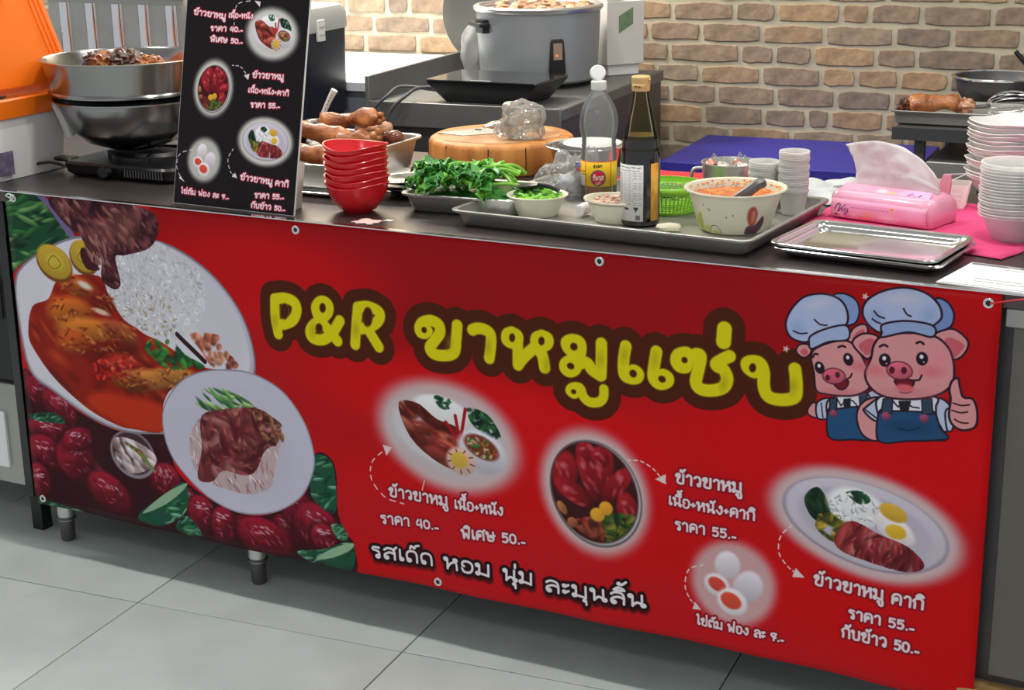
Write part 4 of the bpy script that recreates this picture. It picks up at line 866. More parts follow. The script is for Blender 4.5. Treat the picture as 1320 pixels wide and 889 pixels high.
fl_ = MB().lathe([(0, -.004), (.013, -.004), (.015, -.002), (.015, .003), (.013, .005), (0, .0055)], 24).build('cap_lid', M['whitep'], cp); fl_.location = (-.004, .004, .2445); fl_.rotation_euler = (1.1, .35, .3)
cv = Canvas(108, 46, 4, (236, 190, 40))
cv.poly([(0, 26), (30, 26), (30, 46), (0, 46)], (232, 222, 200), smooth=False); cv.poly([(84, 0), (108, 0), (108, 46), (84, 46)], (236, 196, 60), smooth=False)
for x in (31, 84): cv.stroke([(x, 0), (x, 46)], .8, (180, 50, 20))
cv.stroke([(0, .6), (108, .6)], .8, (190, 60, 20)); cv.stroke(crom([(2, 17), (14, 20), (30, 19)], 5), .5, (60, 50, 20)); cv.stroke(crom([(2, 21), (14, 25), (30, 25)], 5), .5, (60, 50, 20))
for k in range(6): scribble(cv, 4, 20, 30+k*2.6, .35, (90, 90, 90))
for k in range(2): cv.poly([(6, 6+k*5), (16, 6+k*5), (16, 9+k*5), (6, 9+k*5)], (190, 80, 40), smooth=False)
cv.ell(58, 30, 15, 15, 0, (70, 80, 120), .03); cv.ell(58, 30, 13, 13, 0, (214, 44, 62), .03)
for k in range(30): cv.ell(58+14*math.cos(k*.21), 30+14*math.sin(k*.21), .35, .35, 0, (230, 220, 200), .3)
text(cv, 'ทิพรส', (48, 34), (68.5, 34), 7, .75, (250, 240, 235)); text(cv, 'น้ำปลา'.replace('ำ', 'า'), (49, 12), (66, 10), 4, .55, (30, 30, 20)); text(cv, 'แท้'.replace('แ', 'เเ'), (53, 42), (63, 42), 4, .5, (240, 225, 225))
wrap('label', cv, .0349, .034, .082, -2.85, -2.85+3.1, t)
# dark soy bottle
t = thing('glass_bottle', 'tall glass bottle of dark sauce with tan cap and white ingredients label', 'bottle', (1.325, .212, TZ))
pr = [(0, .004), (.03, 0), (.0345, .004), (.0355, .012), (.0355, .125), (.0345, .142), (.031, .165), (.0225, .205), (.0155, .235), (.0135, .25), (.0135, .262)]
pr = [(r, z*.955) for r, z in pr]
MB().lathe([(r, z) for r, z in pr if z > .12]+[(r-.0018, z) for r, z in pr[::-1] if z > .12], 40, closed=True).build('neck', M['glassb'], t)
MB().lathe([(0, .002), (.03, 0), (.0345, .004), (.0355, .012), (.0355, .1185), (.0348, .132), (.0325, .150), (.0300, .162), (0, .162)], 40).build('filled_body', M['soy'], t)
cp = MB().lathe([(0, .240), (.0155, .240), (.0162, .242), (.0162, .2575), (.0168, .259), (.0168, .264), (.0155, .2655), (0, .2655)], 28).build('cap', M['cap'], t)
v, f = lump(.003, .003, .0025, .05, 2, 1); MB().add(v, f).build('cap_tab', M['cap'], cp).location = (.0175, -.004, .260)
cv = Canvas(30, 8, 8, (218, 178, 118)); text(cv, 'ตรา', (8, 5.5), (15, 5.5), 2.2, .4, (70, 50, 20)); text(cv, 'เด', (16.5, 6), (20.5, 6), 2.2, .4, (70, 50, 20)); wrap('cap_print', cv, .0164, .245, .253, -2.4, -.7, cp)
cv = Canvas(54, 92, 4, (216, 214, 210)); scribble(cv, 3, 50, 4.5, .8, (40, 40, 44), 18); scribble(cv, 6, 48, 9.5, .55, (60, 60, 64), 22)
cv.poly([(2, 13), (17, 13), (17, 62), (2, 62)], (182, 182, 180), smooth=False)
for k in range(17): scribble(cv, 3, 16, 15+k*2.8, .3, (110, 110, 112), 6)
for k in range(20): scribble(cv, 19, 51 if k % 6 != 5 else 38, 13+k*2.6+(k//6)*.9, .32, (100, 100, 102), 14)
cv.ell(26, 72, 5, 2, 0, (80, 80, 84), .2); cv.poly([(38, 69), (47, 69), (45, 73), (43.5, 75), (43.5, 77), (41.5, 77), (41.5, 75), (40, 73)], (70, 70, 76), smooth=False); cv.poly([(42, 82), (49, 82), (49, 90), (42, 90)], (120, 120, 124), smooth=False)
wrap('label', cv, .0359, .012, .113, -2.75, -1.02, t)
cv = Canvas(16, 102, 3, (222, 170, 70))
for k in range(20): cv.ell(cv.rs.uniform(0, 16), cv.rs.uniform(0, 100), 3, 9, 0, ((232, 150, 50), (236, 200, 110), (214, 130, 40))[k % 3], .6, .6)
wrap('front_label', cv, .0359, .012, .115, -.62, -.1, t)
# lime basket
t = thing('mesh_basket', 'lime green perforated plastic basket behind the dark sauce bottle', 'basket', (1.322, .345, TZ))
t.scale = (1, 1, .8)
m = MB(); N = 52
for k in range(N):
    a = 2*math.pi*k/N
    m.tube([(.055*math.cos(a), .055*math.sin(a), .004), (.0665*math.cos(a), .0665*math.sin(a), .048)], .0014, 5)
for i in range(9):
    q = i/8; r = .055+.0115*q; z = .006+.042*q
    m.lathe([(r-.0012, z-.0011), (r+.0012, z-.0011), (r+.0012, z+.0011), (r-.0012, z+.0011)], N, closed=True)
tag(m.build('mesh_wall', M['lime'], t), kind='stuff')
MB().lathe([(.064, .048), (.069, .048), (.0715, .053), (.0715, .062), (.0695, .0645), (.067, .0645), (.0672, .052)], 52, closed=True).build('rim', M['lime'], t)
MB().lathe([(0, 0), (.054, 0), (.056, .004), (.056, .007), (0, .004)], 40).build('base', M['lime'], t)
t = thing('black_ladle', 'black utensil head lying inside the lime green basket', 'utensil', (1.335, .345, TZ+.025), rz=.5); m = MB().lathe([(0, -.006), (.018, 0), (.024, .01), (.022, .01), (.014, .003), (0, 0)], 20); m.v = [(x*1.3, y, z) for x, y, z in m.v]; m.build('head', M['blackp'], t)
v, f = lump(.014, .012, .009, .1, 2, 2, 3); o = MB().add(v, f).build('clear_bag_knot', M['film']); place(o, (1.35, .32, TZ+.038)); tag(o, 'small clear plastic knot in the lime basket', 'bag')
# sauce bowl
t = thing('sauce_bowl', 'large cream bowl of orange-red chilli sauce with faded leaf and flower print', 'bowl', (1.492, .247, TZ))
MB().lathe([(0, 0), (.058, 0), (.06, .002), (.064, .01), (.071, .03), (.078, .056), (.083, .069), (.0905, .0715), (.0915, .0735), (.0905, .0752), (.083, .0738), (.0765, .062), (.068, .03), (.06, .012), (0, .008)], 52).build('shell', M['cream'], t)
MB().lathe([(0, .03), (.066, .03), (.0755, .0605), (.06, .0622), (.03, .0632), (0, .0636)], 40).build('chilli_sauce', mat('chilli_sauce', (212, 122, 54), .35, 0, .35, 60, .8, 120, col2=(190, 88, 36), coat=.3), t)
m = MB()
for i in range(170):
    a = random.uniform(0, 6.28); r = random.choice((.074*math.sqrt(random.random()), random.uniform(.073, .082)))
    z = .0625 if r < .072 else .0655+(r-.073)*.7
    v, f = lump(.0026, .002, .0013, .2, 2, 1, i, r*math.cos(a), r*math.sin(a), z+.0005); m.add(v, f)
tag(m.build('chilli_flakes', mat('chilli_flake', (236, 176, 84), .4, 0, .4, 60, col2=(220, 110, 46)), t), kind='stuff')
cv = Canvas(210, 60, 3, (222, 218, 196))
for pts, c in (([(42, 60), (34, 44), (40, 30), (50, 44)], (196, 204, 110)), ([(44, 60), (52, 34), (66, 26), (64, 48), (54, 60)], (184, 196, 96)), ([(56, 60), (70, 48), (86, 48), (78, 60)], (204, 210, 130)), ([(30, 60), (22, 50), (30, 46), (42, 58)], (206, 212, 140))): cv.poly(pts, c, 1.5)
cv.stroke(crom([(80, 58), (86, 48), (98, 46), (106, 54), (104, 60)], 6), .6, (120, 120, 90)); cv.poly([(86, 60), (94, 54), (104, 56), (102, 60)], (206, 210, 120), 1.2); cv.stroke(crom([(58, 60), (60, 44), (64, 30)], 5), .5, (150, 160, 80))
cv.poly([(160, 16), (170, 12), (178, 26), (174, 46), (164, 44), (158, 30)], (176, 84, 70), 2); cv.poly([(166, 22), (172, 20), (174, 34), (168, 40)], (206, 130, 110), 1.5); cv.poly([(160, 46), (176, 44), (190, 30), (196, 44), (184, 60), (158, 60)], (96, 66, 76), 1.5)
for q in ((76, 12), (88, 20), (86, 18), (120, 30), (132, 26)): cv.ell(q[0], q[1], 1, 1.6, 0, (150, 70, 50), .3)
n = 40; v, f, u = [], [], []
prs = [(.0606, .002), (.0646, .010), (.0716, .03), (.0786, .056), (.0816, .066)]
for j, (r, z) in enumerate(prs):
    for i in range(n+1):
        a = -3.0+2.75*i/n; v.append(((r+.0003)*math.cos(a), (r+.0003)*math.sin(a), z)); u.append((i/n, (z-.002)/.064))
for j in range(len(prs)-1):
    for i in range(n): a = j*(n+1)+i; f.append((a, a+1, a+n+2, a+n+1))
me = bpy.data.meshes.new('painted_leaves'); me.from_pydata(v, [], f); ul = me.uv_layers.new(name='uv')
for lp in me.loops: ul.data[lp.index].uv = u[lp.vertex_index]
me.shade_smooth(); me.materials.append(printed('leaf_print', cv, .3)); o = bpy.data.objects.new('painted_leaves', me); C.objects.link(o); o.parent = t
sp = thing('sauce_spoon', 'dark steel spoon handle resting on the right rim of the chilli sauce bowl', 'spoon', (1.492, .247, TZ)); MB().tube(curve_pts([(.018, -.048, .064), (.036, -.046, .075), (.052, -.036, .088), (.060, -.026, .092)], 5), [.0075, .0078, .008, .0085, .009]+[.0095]*11, 8).build('handle', M['steel_dark'], sp)
# steel cup with handle
t = thing('steel_cup', 'steel cup with side handle holding knotted clear bags, behind the chilli sauce', 'cup', (1.385, .515, Z+.001), rz=0)
MB().lathe([(0, 0), (.052, 0), (.054, .003), (.0555, .066), (.0575, .067), (.0575, .069), (.055, .0692), (.0535, .066), (.052, .005), (0, .003)], 40).build('shell', M['steel'], t)
MB().tube(curve_pts([(-.053, -.012, .055), (-.068, -.016, .053), (-.074, -.018, .04), (-.072, -.018, .02), (-.054, -.012, .012)], 5), .0035, 8).build('handle', M['steel'], t)
for i, (x, y, z, s, lb) in enumerate(((-.036, -.012, .066, .011, 'small knotted clear bag at the left rim inside the steel cup'), (-.014, -.01, .058, .016, 'round knotted clear bag low in the steel cup, left of centre'), (.008, .012, .068, .009, 'small pink knotted bag near the middle of the steel cup'), (.024, -.004, .062, .016, 'knotted clear bag at the right side of the steel cup'))):
    v, f = lump(s, s*.9, s*.7, .3, 2.5, 2, i+4); o = MB().add(v, f).build('sauce_bag', M['pinkbag'] if 0 else mat('bag_%d' % i, (216, 150, 128) if i % 2 == 0 else (214, 206, 196), .15, coat=.6, var=.3, scale=60)); place(o, (1.385+x, .515+y, Z+z)); tag(o, lb, 'bag')
    q = MB().tube([(0, 0, s*.6), (.002, .001, s*.6+.006), (.007, .002, s*.6+.011)], [.002, .0015, .005], 6).build('knot', M['film'], o)
# clear cups, two nested stacks
def cup_proto():
    return MB().lathe([(0, 0), (.019, 0), (.0205, .001), (.0262, .042), (.0278, .0425), (.0281, .0437), (.0275, .0448), (.0262, .0447), (.0255, .042), (.0199, .0018), (0, .0012)], 26).build('clear_cup', M['cup'])
c0 = cup_proto()
for st_, (x, y, n, nm, side) in enumerate(((1.487, .412, 17, 'left, shorter stack of clear cups', 'left, shorter'), (1.548, .402, 25, 'right, taller stack of clear cups', 'right, taller'))):
    for i in range(n):
        if st_ == 0 and i == 0: o = c0
        else: o = c0.copy(); C.objects.link(o)
        place(o, (x+.0006*math.sin(i*1.3+st_), y+.0006*math.cos(i*1.7), TZ+i*.00305))
        lb = 'clear plastic cup nested inside the '+nm+' behind the chilli sauce'
        if i == n-1: lb = 'topmost clear plastic cup of the '+nm
        if i == 0: lb = 'bottom clear plastic cup of the '+nm
        tag(o, lb, 'cup', 'cups of the '+nm)
# white wipe roll ends and the lime peel in the tray
for k, (x, y, l, lb) in enumerate(((1.055, .235, .05, 'rolled white tissue in tray left of the green bean bowl'), (1.20, .235, .03, 'rolled white tissue in tray between green bean bowl and garlic bowl'))):
    o = MB().tube(curve_pts([(0, -l*.5, 0), (.003, 0, .001), (0, l*.5, 0)], 4), [.010+.0015*math.sin(q*2) for q in range(9)], 10).build('tissue_roll', M['tissue']); place(o, (x, y, TZ+.0125)); tag(o, lb, 'tissue')
v, f = lump(.022, .012, .008, .2, 2.5, 2, 9); o = MB().add(v, f).build('folded_cloth', mat('cream_cloth', (226, 220, 190), .8)); place(o, (1.395, .175, TZ+.008), .2); tag(o, 'small folded cream cloth at the foot of the chilli sauce bowl', 'cloth')

# --- silver trays, tissue pack, cloth at the right
tray('snack_tray', 'lower of the two shiny steel trays nested at the right counter edge', .285, .208, .016, (1.768, .162, Z+.0005), -.09, 'mirror', r=.018)
tray('snack_tray', 'upper shiny rectangular steel tray, empty, in front of the tissue pack', .285, .208, .016, (1.760, .170, Z+.0065), -.10, 'mirror', r=.018)
def sheet(name, outline, z, m, amp=.003, fr=14, n=26, thick=.0015, seed=0, inside=None):
    """cloth lying flat: grid clipped to a quad outline, gently wrinkled"""
    (a, b, c, d) = [Vector(q) for q in outline]; v, f = [], []
    for j in range(n+1):
        for i in range(n+1):
            s_, t_ = i/n, j/n; p = (a*(1-s_)+b*s_)*(1-t_)+(d*(1-s_)+c*s_)*t_
            e = .012*noise.noise(Vector((s_*5, t_*5, seed)))
            h = amp*(.5+noise.noise(Vector((p.x*fr, p.y*fr, seed+3))))*(1 if 0 < i < n and 0 < j < n else .3)
            v.append((p.x+(e if i in (0, n) else 0), p.y+(e if j in (0, n) else 0), z+max(0, h)))
    for j in range(n):
        for i in range(n): q = j*(n+1)+i; f.append((q, q+1, q+n+2, q+n+1))
    o = MB().add(v, f).build(name, m, smooth=80); s = o.modifiers.new('t', 'SOLIDIFY'); s.thickness = thick; s.offset = 1; return o
tag(sheet('pink_cloth', ((1.585, .33), (1.965, .20), (2.08, .60), (1.60, .64)), Z+.0008, M['pink'], .004, seed=2), 'bright pink cloth spread under the tissue pack and bowl stacks', 'cloth')
tag(sheet('red_cloth', ((1.10, .545), (1.335, .555), (1.335, .715), (1.12, .715)), Z+.0008, M['redcloth'], .004, seed=4), 'red cloth at the rear edge behind the lime basket', 'cloth')
tag(sheet('grey_cloth', ((1.50, .56), (1.585, .50), (1.66, .70), (1.48, .71)), Z+.0008, M['cloth'], .018, 22, seed=6), 'pale grey cloth bunched behind the taller clear cup stack', 'cloth')
o = MB().tube([(0, 0, 0), (.03, .012, .003), (.06, .02, .001)], [.003, .002, .0025], 8).build('tweezers', M['steel']); place(o, (1.565, .60, Z+.018), .3); tag(o, 'small steel tool lying on the pale grey cloth', 'tool')
# tissue pack
t = thing('tissue_pack', 'pink plastic pack of tissues with purple script, a sheet pulled out', 'tissue pack', (1.728, .425, Z+.002), rz=-.22)
def pk(w, d, z, b): 
    return [(x, y, z) for x, y, _ in rrect(w, d, b, z, 4)]
rings = [pk(.19, .09, 0, .012), pk(.203, .106, .006, .016), pk(.208, .112, .022, .02), pk(.205, .108, .04, .02), pk(.196, .09, .052, .02), pk(.18, .06, .0565, .02)]
rings = [[(x+.0025*noise.noise(Vector((x*40, y*40, z*40))), y+.003*noise.noise(Vector((x*30, y*30, z*50+5))), z+(.004*noise.noise(Vector((x*25, y*25, 9))) if z > .03 else 0)) for x, y, z in r_] for r_ in rings]
MB().loft(rings).build('wrapper', mat('pink_wrapper', (240, 168, 194), .3, 0, .12, 9, .35, 24, coat=.4), t, smooth=60)
cv = Canvas(184, 34, 4, (240, 168, 194)); PU = (92, 58, 110)
cv.glow(92, 14, 60, 12, 0, (248, 176, 214), .8, .7)
def vigy(cv, x, y, k, flip=1):
    for q, r in (([(0, 8), (3, 2), (7, 0), (8, 3), (4, 14)], .9), ([(4, 14), (9, 7), (17, 0)], .7), ([(11, 6), (10.5, 10)], .6), ([(13, 6), (12.5, 10), (15, 8), (16, 5.5)], .6), ([(18, 5), (17, 9), (20, 8), (21, 5), (20, 11), (17, 15), (14.5, 14), (17, 11), (22, 10)], .6)):
        cv.stroke(crom([(x+a*k*flip, y+b*k*flip) for a, b in q], 5) if len(q) > 2 else [(x+a*k*flip, y+b*k*flip) for a, b in q], r*k*.8, PU)
vigy(cv, 8, 9, 1.25); scribble(cv, 40, 112, 13, .5, (150, 90, 130), 34)
text(cv, '170', (4, 30), (12, 30), 4, .5, (60, 50, 60)) if 0 else None
cv.ell(12, 31, 14, 7, 0, (244, 226, 222), .1); text(cv, '40', (7, 30), (13, 30), 3.6, .5, (60, 50, 60)); scribble(cv, 14, 20, 29, .4, (60, 50, 60), 4); scribble(cv, 5, 20, 32.6, .3, (110, 90, 100), 6)
cv.poly([(34, 32), (46, 22), (56, 32)], (246, 214, 214), 1, smooth=False); cv.poly([(62, 32), (64, 22), (78, 18), (82, 30), (74, 33)], (244, 186, 160), 2); cv.ell(112, 28, 16, 8, 0, (246, 206, 214), .4); cv.ell(119, 9, 5, 4, 0, (244, 184, 140), .3); cv.ell(119, 8, 1, 1, 0, (90, 50, 60), .3)
v, f, u = [], [], []; n = 24
for j in range(5):
    for i in range(n+1):
        x = -.093+.186*i/n; z = .006+.034*j/4; y = -.0555-.0025*math.sin(j/4*3.14)-.0015
        v.append((x, y-.002*noise.noise(Vector((x*30, 0, z*30))), z)); u.append((i/n, j/4))
for j in range(4):
    for i in range(n): a = j*(n+1)+i; f.append((a, a+1, a+n+2, a+n+1))
me = bpy.data.meshes.new('front_print'); me.from_pydata(v, [], f); ul = me.uv_layers.new(name='uv')
for lp in me.loops: ul.data[lp.index].uv = u[lp.vertex_index]
me.shade_smooth(); me.materials.append(printed('front_print', cv, .35)); o = bpy.data.objects.new('front_print', me); C.objects.link(o); o.parent = t; sd = o.modifiers.new('t', 'SOLIDIFY'); sd.thickness = .002; sd.offset = -1
cv = Canvas(180, 40, 4, (240, 172, 198)); cv.glow(150, 20, 24, 16, 0, (246, 186, 232), .8, .7); vigy(cv, 168, 34, 1.5, -1); scribble(cv, 20, 60, 24, .6, (150, 90, 130), 16); cv.ell(104, 18, 8, 5, 0, (246, 196, 130), .4); cv.ell(84, 16, 12, 9, 0, (246, 216, 226), .4)
v = [(-.088, -.0475, .0475), (.088, -.0475, .0475), (.085, -.022, .0630), (-.085, -.022, .0630)]; 
me = bpy.data.meshes.new('top_print'); me.from_pydata(v, [], [(0, 1, 2, 3)]); ul = me.uv_layers.new(name='uv')
for lp, q in zip(me.loops, ((0, 0), (1, 0), (1, 1), (0, 1))): ul.data[lp.index].uv = q
me.materials.append(printed('top_print', cv, .35)); o = bpy.data.objects.new('top_print', me); C.objects.link(o); o.parent = t; sd = o.modifiers.new('t', 'SOLIDIFY'); sd.thickness = .001; sd.offset = -1
# pulled-out sheet
v, f = [], []; n, mrow = 26, 14
for j in range(mrow+1):
    q = j/mrow
    for i in range(n+1):
        s_ = i/n
        top = .076+.034*s_+.003*math.sin(s_*6)-.082*(max(0, s_-.32)/.68)**2.3
        x = -.082+.169*s_-(.020*(q)*(1-s_)); 
        if s_ < .12: x += .012*math.sin(q*3.1)*(1-s_/.12)
        z = .052+(top-.0)*q
        y = .004+.016*math.sin(s_*7+q*2)*q*.6-.012*q+.004*noise.noise(Vector((s_*9, q*7, 1)))
        v.append((x, y, z))
for j in range(mrow):
    for i in range(n): a = j*(n+1)+i; f.append((a, a+1, a+n+2, a+n+1))
o = MB().add(v, f).build('tissue_sheet', M['tissue'], t, smooth=80); sd = o.modifiers.new('t', 'SOLIDIFY'); sd.thickness = .0008
o = MB().loft([rrect(.024, .006, .002, 0), rrect(.022, .005, .002, .018, 5, .002, .002), rrect(.014, .004, .0015, .032, 5, .003, .005)]).build('wrapper_flap', mat('pink_flap', (222, 140, 160), .4, 0, .2, 30), t); o.location = (.082, .028, .055)
# card on the counter (its code square is left blank)
t = thing('payment_card', 'white card lying in a clear holder at the right front corner', 'card', (1.905, .012, Z+.0008), rz=-.07)
MB().add([(0, 0, 0), (.21, -.005, 0), (.215, .14, 0), (.012, .15, 0), (0, 0, .002), (.21, -.005, .002), (.215, .14, .002), (.012, .15, .002)], [(0, 3, 2, 1), (4, 5, 6, 7), (0, 1, 5, 4), (1, 2, 6, 5), (2, 3, 7, 6), (3, 0, 4, 7)]).build('card_sheet', M['paper'], t, smooth=0)
cv = Canvas(200, 140, 2, (240, 240, 240)); cv.poly([(0, 0), (200, 0), (200, 12), (0, 12)], (120, 124, 130), smooth=False); scribble(cv, 60, 80, 6, 2, (230, 230, 230), 6); scribble(cv, 90, 130, 7, 1.2, (210, 210, 210), 14)
scribble(cv, 60, 110, 24, 1.4, (90, 90, 100), 16); scribble(cv, 40, 130, 96, 1.6, (60, 60, 70), 24); scribble(cv, 44, 120, 112, 1.6, (60, 60, 70), 18)
me = bpy.data.meshes.new('card_print'); me.from_pydata([(.006, .004, .0022), (.204, 0, .0022), (.209, .136, .0022), (.016, .145, .0022), (.006, .004, .0028), (.204, 0, .0028), (.209, .136, .0028), (.016, .145, .0028)], [], [(0, 3, 2, 1), (4, 5, 6, 7), (0, 1, 5, 4), (1, 2, 6, 5), (2, 3, 7, 6), (3, 0, 4, 7)]); ul = me.uv_layers.new(name='uv')
for lp in me.loops: ul.data[lp.index].uv = [(0, 0), (1, 0), (1, 1), (0, 1)][lp.vertex_index % 4]
me.materials.append(printed('card_print', cv, .3)); o = bpy.data.objects.new('print', me); C.objects.link(o); o.parent = t
# white bowls and clear bowls
def sq(a): return 1+.07*math.cos(4*a)
wb = thing('white_bowl', 'x', 'bowl')
def wzf(a, r, z): return .0022*math.cos(4*a)*(max(0, z-.015)/.03)
MB().lathe([(0, 0), (.032, 0), (.035, .003), (.05, .012), (.065, .028), (.0755, .0435), (.077, .0445), (.0755, .0455), (.072, .043), (.0625, .029), (.048, .0145), (.033, .0065), (0, .005)], 40, fn=sq, zf=wzf).build('shell', M['white'], wb)
nm = ['bottom', 'second lowest', 'third lowest', 'fourth lowest', 'fifth lowest', 'sixth lowest', 'seventh lowest', 'middle', 'seventh from top', 'sixth from top', 'fifth from top', 'fourth from top', 'third from top', 'second from top', 'topmost']
zz = Z+.006
for i in range(15):
    loc = (1.883+.002*math.sin(i*2.3), .665+.002*math.cos(i*1.9), zz); rz = .25+.10*math.sin(i*1.7); rot = (.012*math.sin(i*2.7), .016*math.cos(i*1.9), rz); zz += .0076
    lb = nm[i]+' white melamine bowl in the tall stack at the right edge'
    if i == 0: wb.location = loc; wb.rotation_euler = rot; wb['label'] = lb; wb['group'] = 'stacked white bowls'
    else: dup(wb, loc, label=lb, group='stacked white bowls', rot=rot)
cb = MB().lathe([(0, 0), (.03, 0), (.032, .002), (.045, .03), (.0535, .043), (.0565, .0435), (.057, .045), (.056, .046), (.053, .0452), (.0445, .0315), (.031, .0032), (0, .0015)], 36).build('clear_bowl', M['cup'])
for i in range(18):
    if i: o = cb.copy(); C.objects.link(o)
    else: o = cb
    place(o, (1.952+.001*math.sin(i*2), .340+.001*math.cos(i*3), Z+.004+i*.0052), i*.3)
    tag(o, ('topmost clear plastic bowl of the stack in front of the white bowls' if i == 17 else 'bottom clear plastic bowl of the stack on the pink cloth' if i == 0 else 'clear plastic bowl nested inside the stack in front of the white bowls'), 'bowl', 'stacked clear bowls')

# --- kale tray
tray('vegetable_tray', 'steel tray heaped with green kale beside the chopping block', .245, .185, .036, (.975, .238, Z), .10, 'steel', r=.018)
KZ = Z+.036
def kale(seed):
    r = random.Random(seed); t = thing('kale_stalk', 'x', 'vegetable')
    Ls = r.uniform(.085, .12); b = r.uniform(.008, .02)
    sp_ = curve_pts([(0, 0, 0), (Ls*.35, r.uniform(-.004, .004), b), (Ls*.75, r.uniform(-.006, .006), b*.8), (Ls, r.uniform(-.008, .008), 0)], 4)
    MB().tube(sp_, [.0042-.0018*i/len(sp_) for i in range(len(sp_))], 7).build('stem', M['stem'], t)
    for k in range(3):
        base = Vector(sp_[-1-2*k]); ang = (k-1)*.9+r.uniform(-.4, .4); wd = r.uniform(.012, .019); ln = r.uniform(.028, .046); v, f = [], []
        for i in range(7):
            for j in range(5):
                s_, q = i/6, (j-2)/2
                ww = wd*math.sin(min(1, s_*1.15+.12)*math.pi)**.7
                x = ln*s_; y = q*ww; z = .008*math.sin(s_*3)+.006*abs(q)+.0045*math.sin(i*2.3+j*2.9+seed)*(.3+abs(q))-.010*s_
                v.append((base.x+x*math.cos(ang)-y*math.sin(ang), base.y+x*math.sin(ang)+y*math.cos(ang), base.z+z+.003*k))
        for i in range(6):
            for j in range(4): a = i*5+j; f.append((a, a+1, a+6, a+5))
        o = MB().add(v, f).build('leaf', M['leaf'] if (k+seed) % 3 else M['leafl'], t, smooth=80); sd = o.modifiers.new('t', 'SOLIDIFY'); sd.thickness = .0008
    return t
kp = [kale(s) for s in range(5)]
rk = random.Random(11); n = 0
v, f = lump(.095, .068, .018, .25, 2.5, 3, 2); o = MB().add(v, f).build('kale_heap', M['leaf']); place(o, (.975, .24, KZ-.014), .1); tag(o, 'dark underlayer of the chopped kale heap in the steel tray', 'vegetable', kind='stuff')
KG = 'kale stalks heaped in the vegetable tray'
for i in range(34):
    right = i % 2
    x = .975+(rk.uniform(-.075, .04) if not right else rk.uniform(-.015, .075)); y = .243+rk.uniform(-.058, .055)
    z = KZ-.002+.014*(1-((x-.975)/.12)**2)+rk.uniform(-.003, .010)
    rz = (rk.uniform(2.6, 4.4) if right else rk.uniform(2.2, 5.0)) + (0 if i % 5 else 1.2)
    x -= .04*math.cos(rz); y -= .04*math.sin(rz)*.8
    rot = (rk.uniform(-.5, .5), rk.uniform(-.12, .12), rz)
    if right and i > 12: x, y, z, rot = 1.0+.008*(i-20)*.5+rk.uniform(-.02, .02), .27+rk.uniform(-.03, .02), KZ+.028+rk.uniform(-.004, .010), (rk.uniform(-.3, .3), rk.uniform(.05, .2), 3.9+rk.uniform(-.3, .3))
    lb = 'bright green kale stalk with dark leaves in the heaped vegetable tray'
    if i < 5: o = kp[i]; o.location = (x, y, z); o.rotation_euler = rot
    else: o = dup(kp[i % 5], (x, y, z), rot=rot)
    tag(o, lb, 'vegetable', KG)
# clear bag with print right of the kale
v, f = lump(.058, .05, .045, .35, 2.2, 4, 21)
o = MB().add([(x, y, max(z, -.034)) for x, y, z in v], f).build('clear_bag', M['film'], smooth=60); place(o, (1.105, .395, Z+.037), .3, ); tag(o, 'crumpled clear plastic bag with blue and red print behind the fish sauce bottle', 'bag')
cone = MB().lathe([(.05, 0), (.036, .03), (.018, .06), (.01, .085), (.0095, .085), (.0175, .06), (.0355, .03), (.0495, 0)], 28, closed=True, zf=lambda a, r, z: .003*math.sin(5*a)); o2 = cone.build('bag_fold', M['film'], o, smooth=60); o2.location = (.02, .01, -.025); o2.rotation_euler = (0, .2, 0)
q = MB().box(-.012, -.0006, -.004, .012, .0006, .004).build('blue_print', mat('blue_ink', (50, 60, 170), .4), o, smooth=0); q.location = (.02, -.030, .032); q.rotation_euler = (-.5, .1, .2)
q = MB().box(-.012, -.0006, -.003, .012, .0006, .003).build('red_print', mat('red_ink', (214, 60, 70), .4), o, smooth=0); q.location = (.022, -.034, .0245); q.rotation_euler = (-.5, .1, .2)
v, f = lump(.034, .028, .022, .15, 2, 3, 33); q = MB().add(v, f).build('contents', mat('pale_sachets', (206, 208, 222), .4, 0, .2, 30), o); q.location = (0, 0, -.008)
# steel bowl with a plate in it
t = thing('mixing_bowl', 'small steel bowl on the counter right of the chopping block', 'bowl', (1.066, .535, Z+.001))
MB().lathe([(0, 0), (.04, 0), (.045, .004), (.064, .04), (.074, .074), (.082, .076), (.083, .0785), (.081, .08), (.073, .0782), (.062, .04), (.043, .006), (0, .003)], 44).build('shell', M['mirror'], t)
o = MB().lathe([(0, .0), (.03, 0), (.034, .003), (.058, .008), (.0605, .01), (.059, .0115), (.034, .0055), (0, .003)], 40).build('white_plate', M['white']); place(o, (1.078, .54, Z+.0735)); tag(o, 'white plate covering the small steel bowl behind the plastic bottle', 'plate')
# --- chopping block
t = thing('chopping_block', 'thick round wooden chopping block with worn top', 'chopping block', (.808, .652, Z+.001))
wf = lambda a: 1+.012*math.sin(3*a+.5)+.006*math.sin(7*a)
MB().lathe([(0, 0), (.154, 0), (.157, .004), (.158, .03), (.1575, .055), (.154, .0625), (.149, .0655), (0, .0655)], 72, fn=wf).build('block_body', M['wood'], t, smooth=50)
MB().lathe([(0, .0656), (.118, .0656), (.125, .0662), (.12, .0668), (0, .0662)], 60, fn=lambda a: 1+.05*math.sin(2*a)+.03*math.sin(5*a)).build('worn_face', M['woodtop'], t)
for a in (-1.9, -1.25, -.75, -2.5):
    o = MB().tube([(0, 0, .006), (.0015*math.sin(a*5), 0, .03), (0, 0, .06)], .0012, 5).build('crack', mat('crack_brown', (84, 50, 24), .8), t); o.location = (.1578*math.cos(a), .1578*math.sin(a), 0)
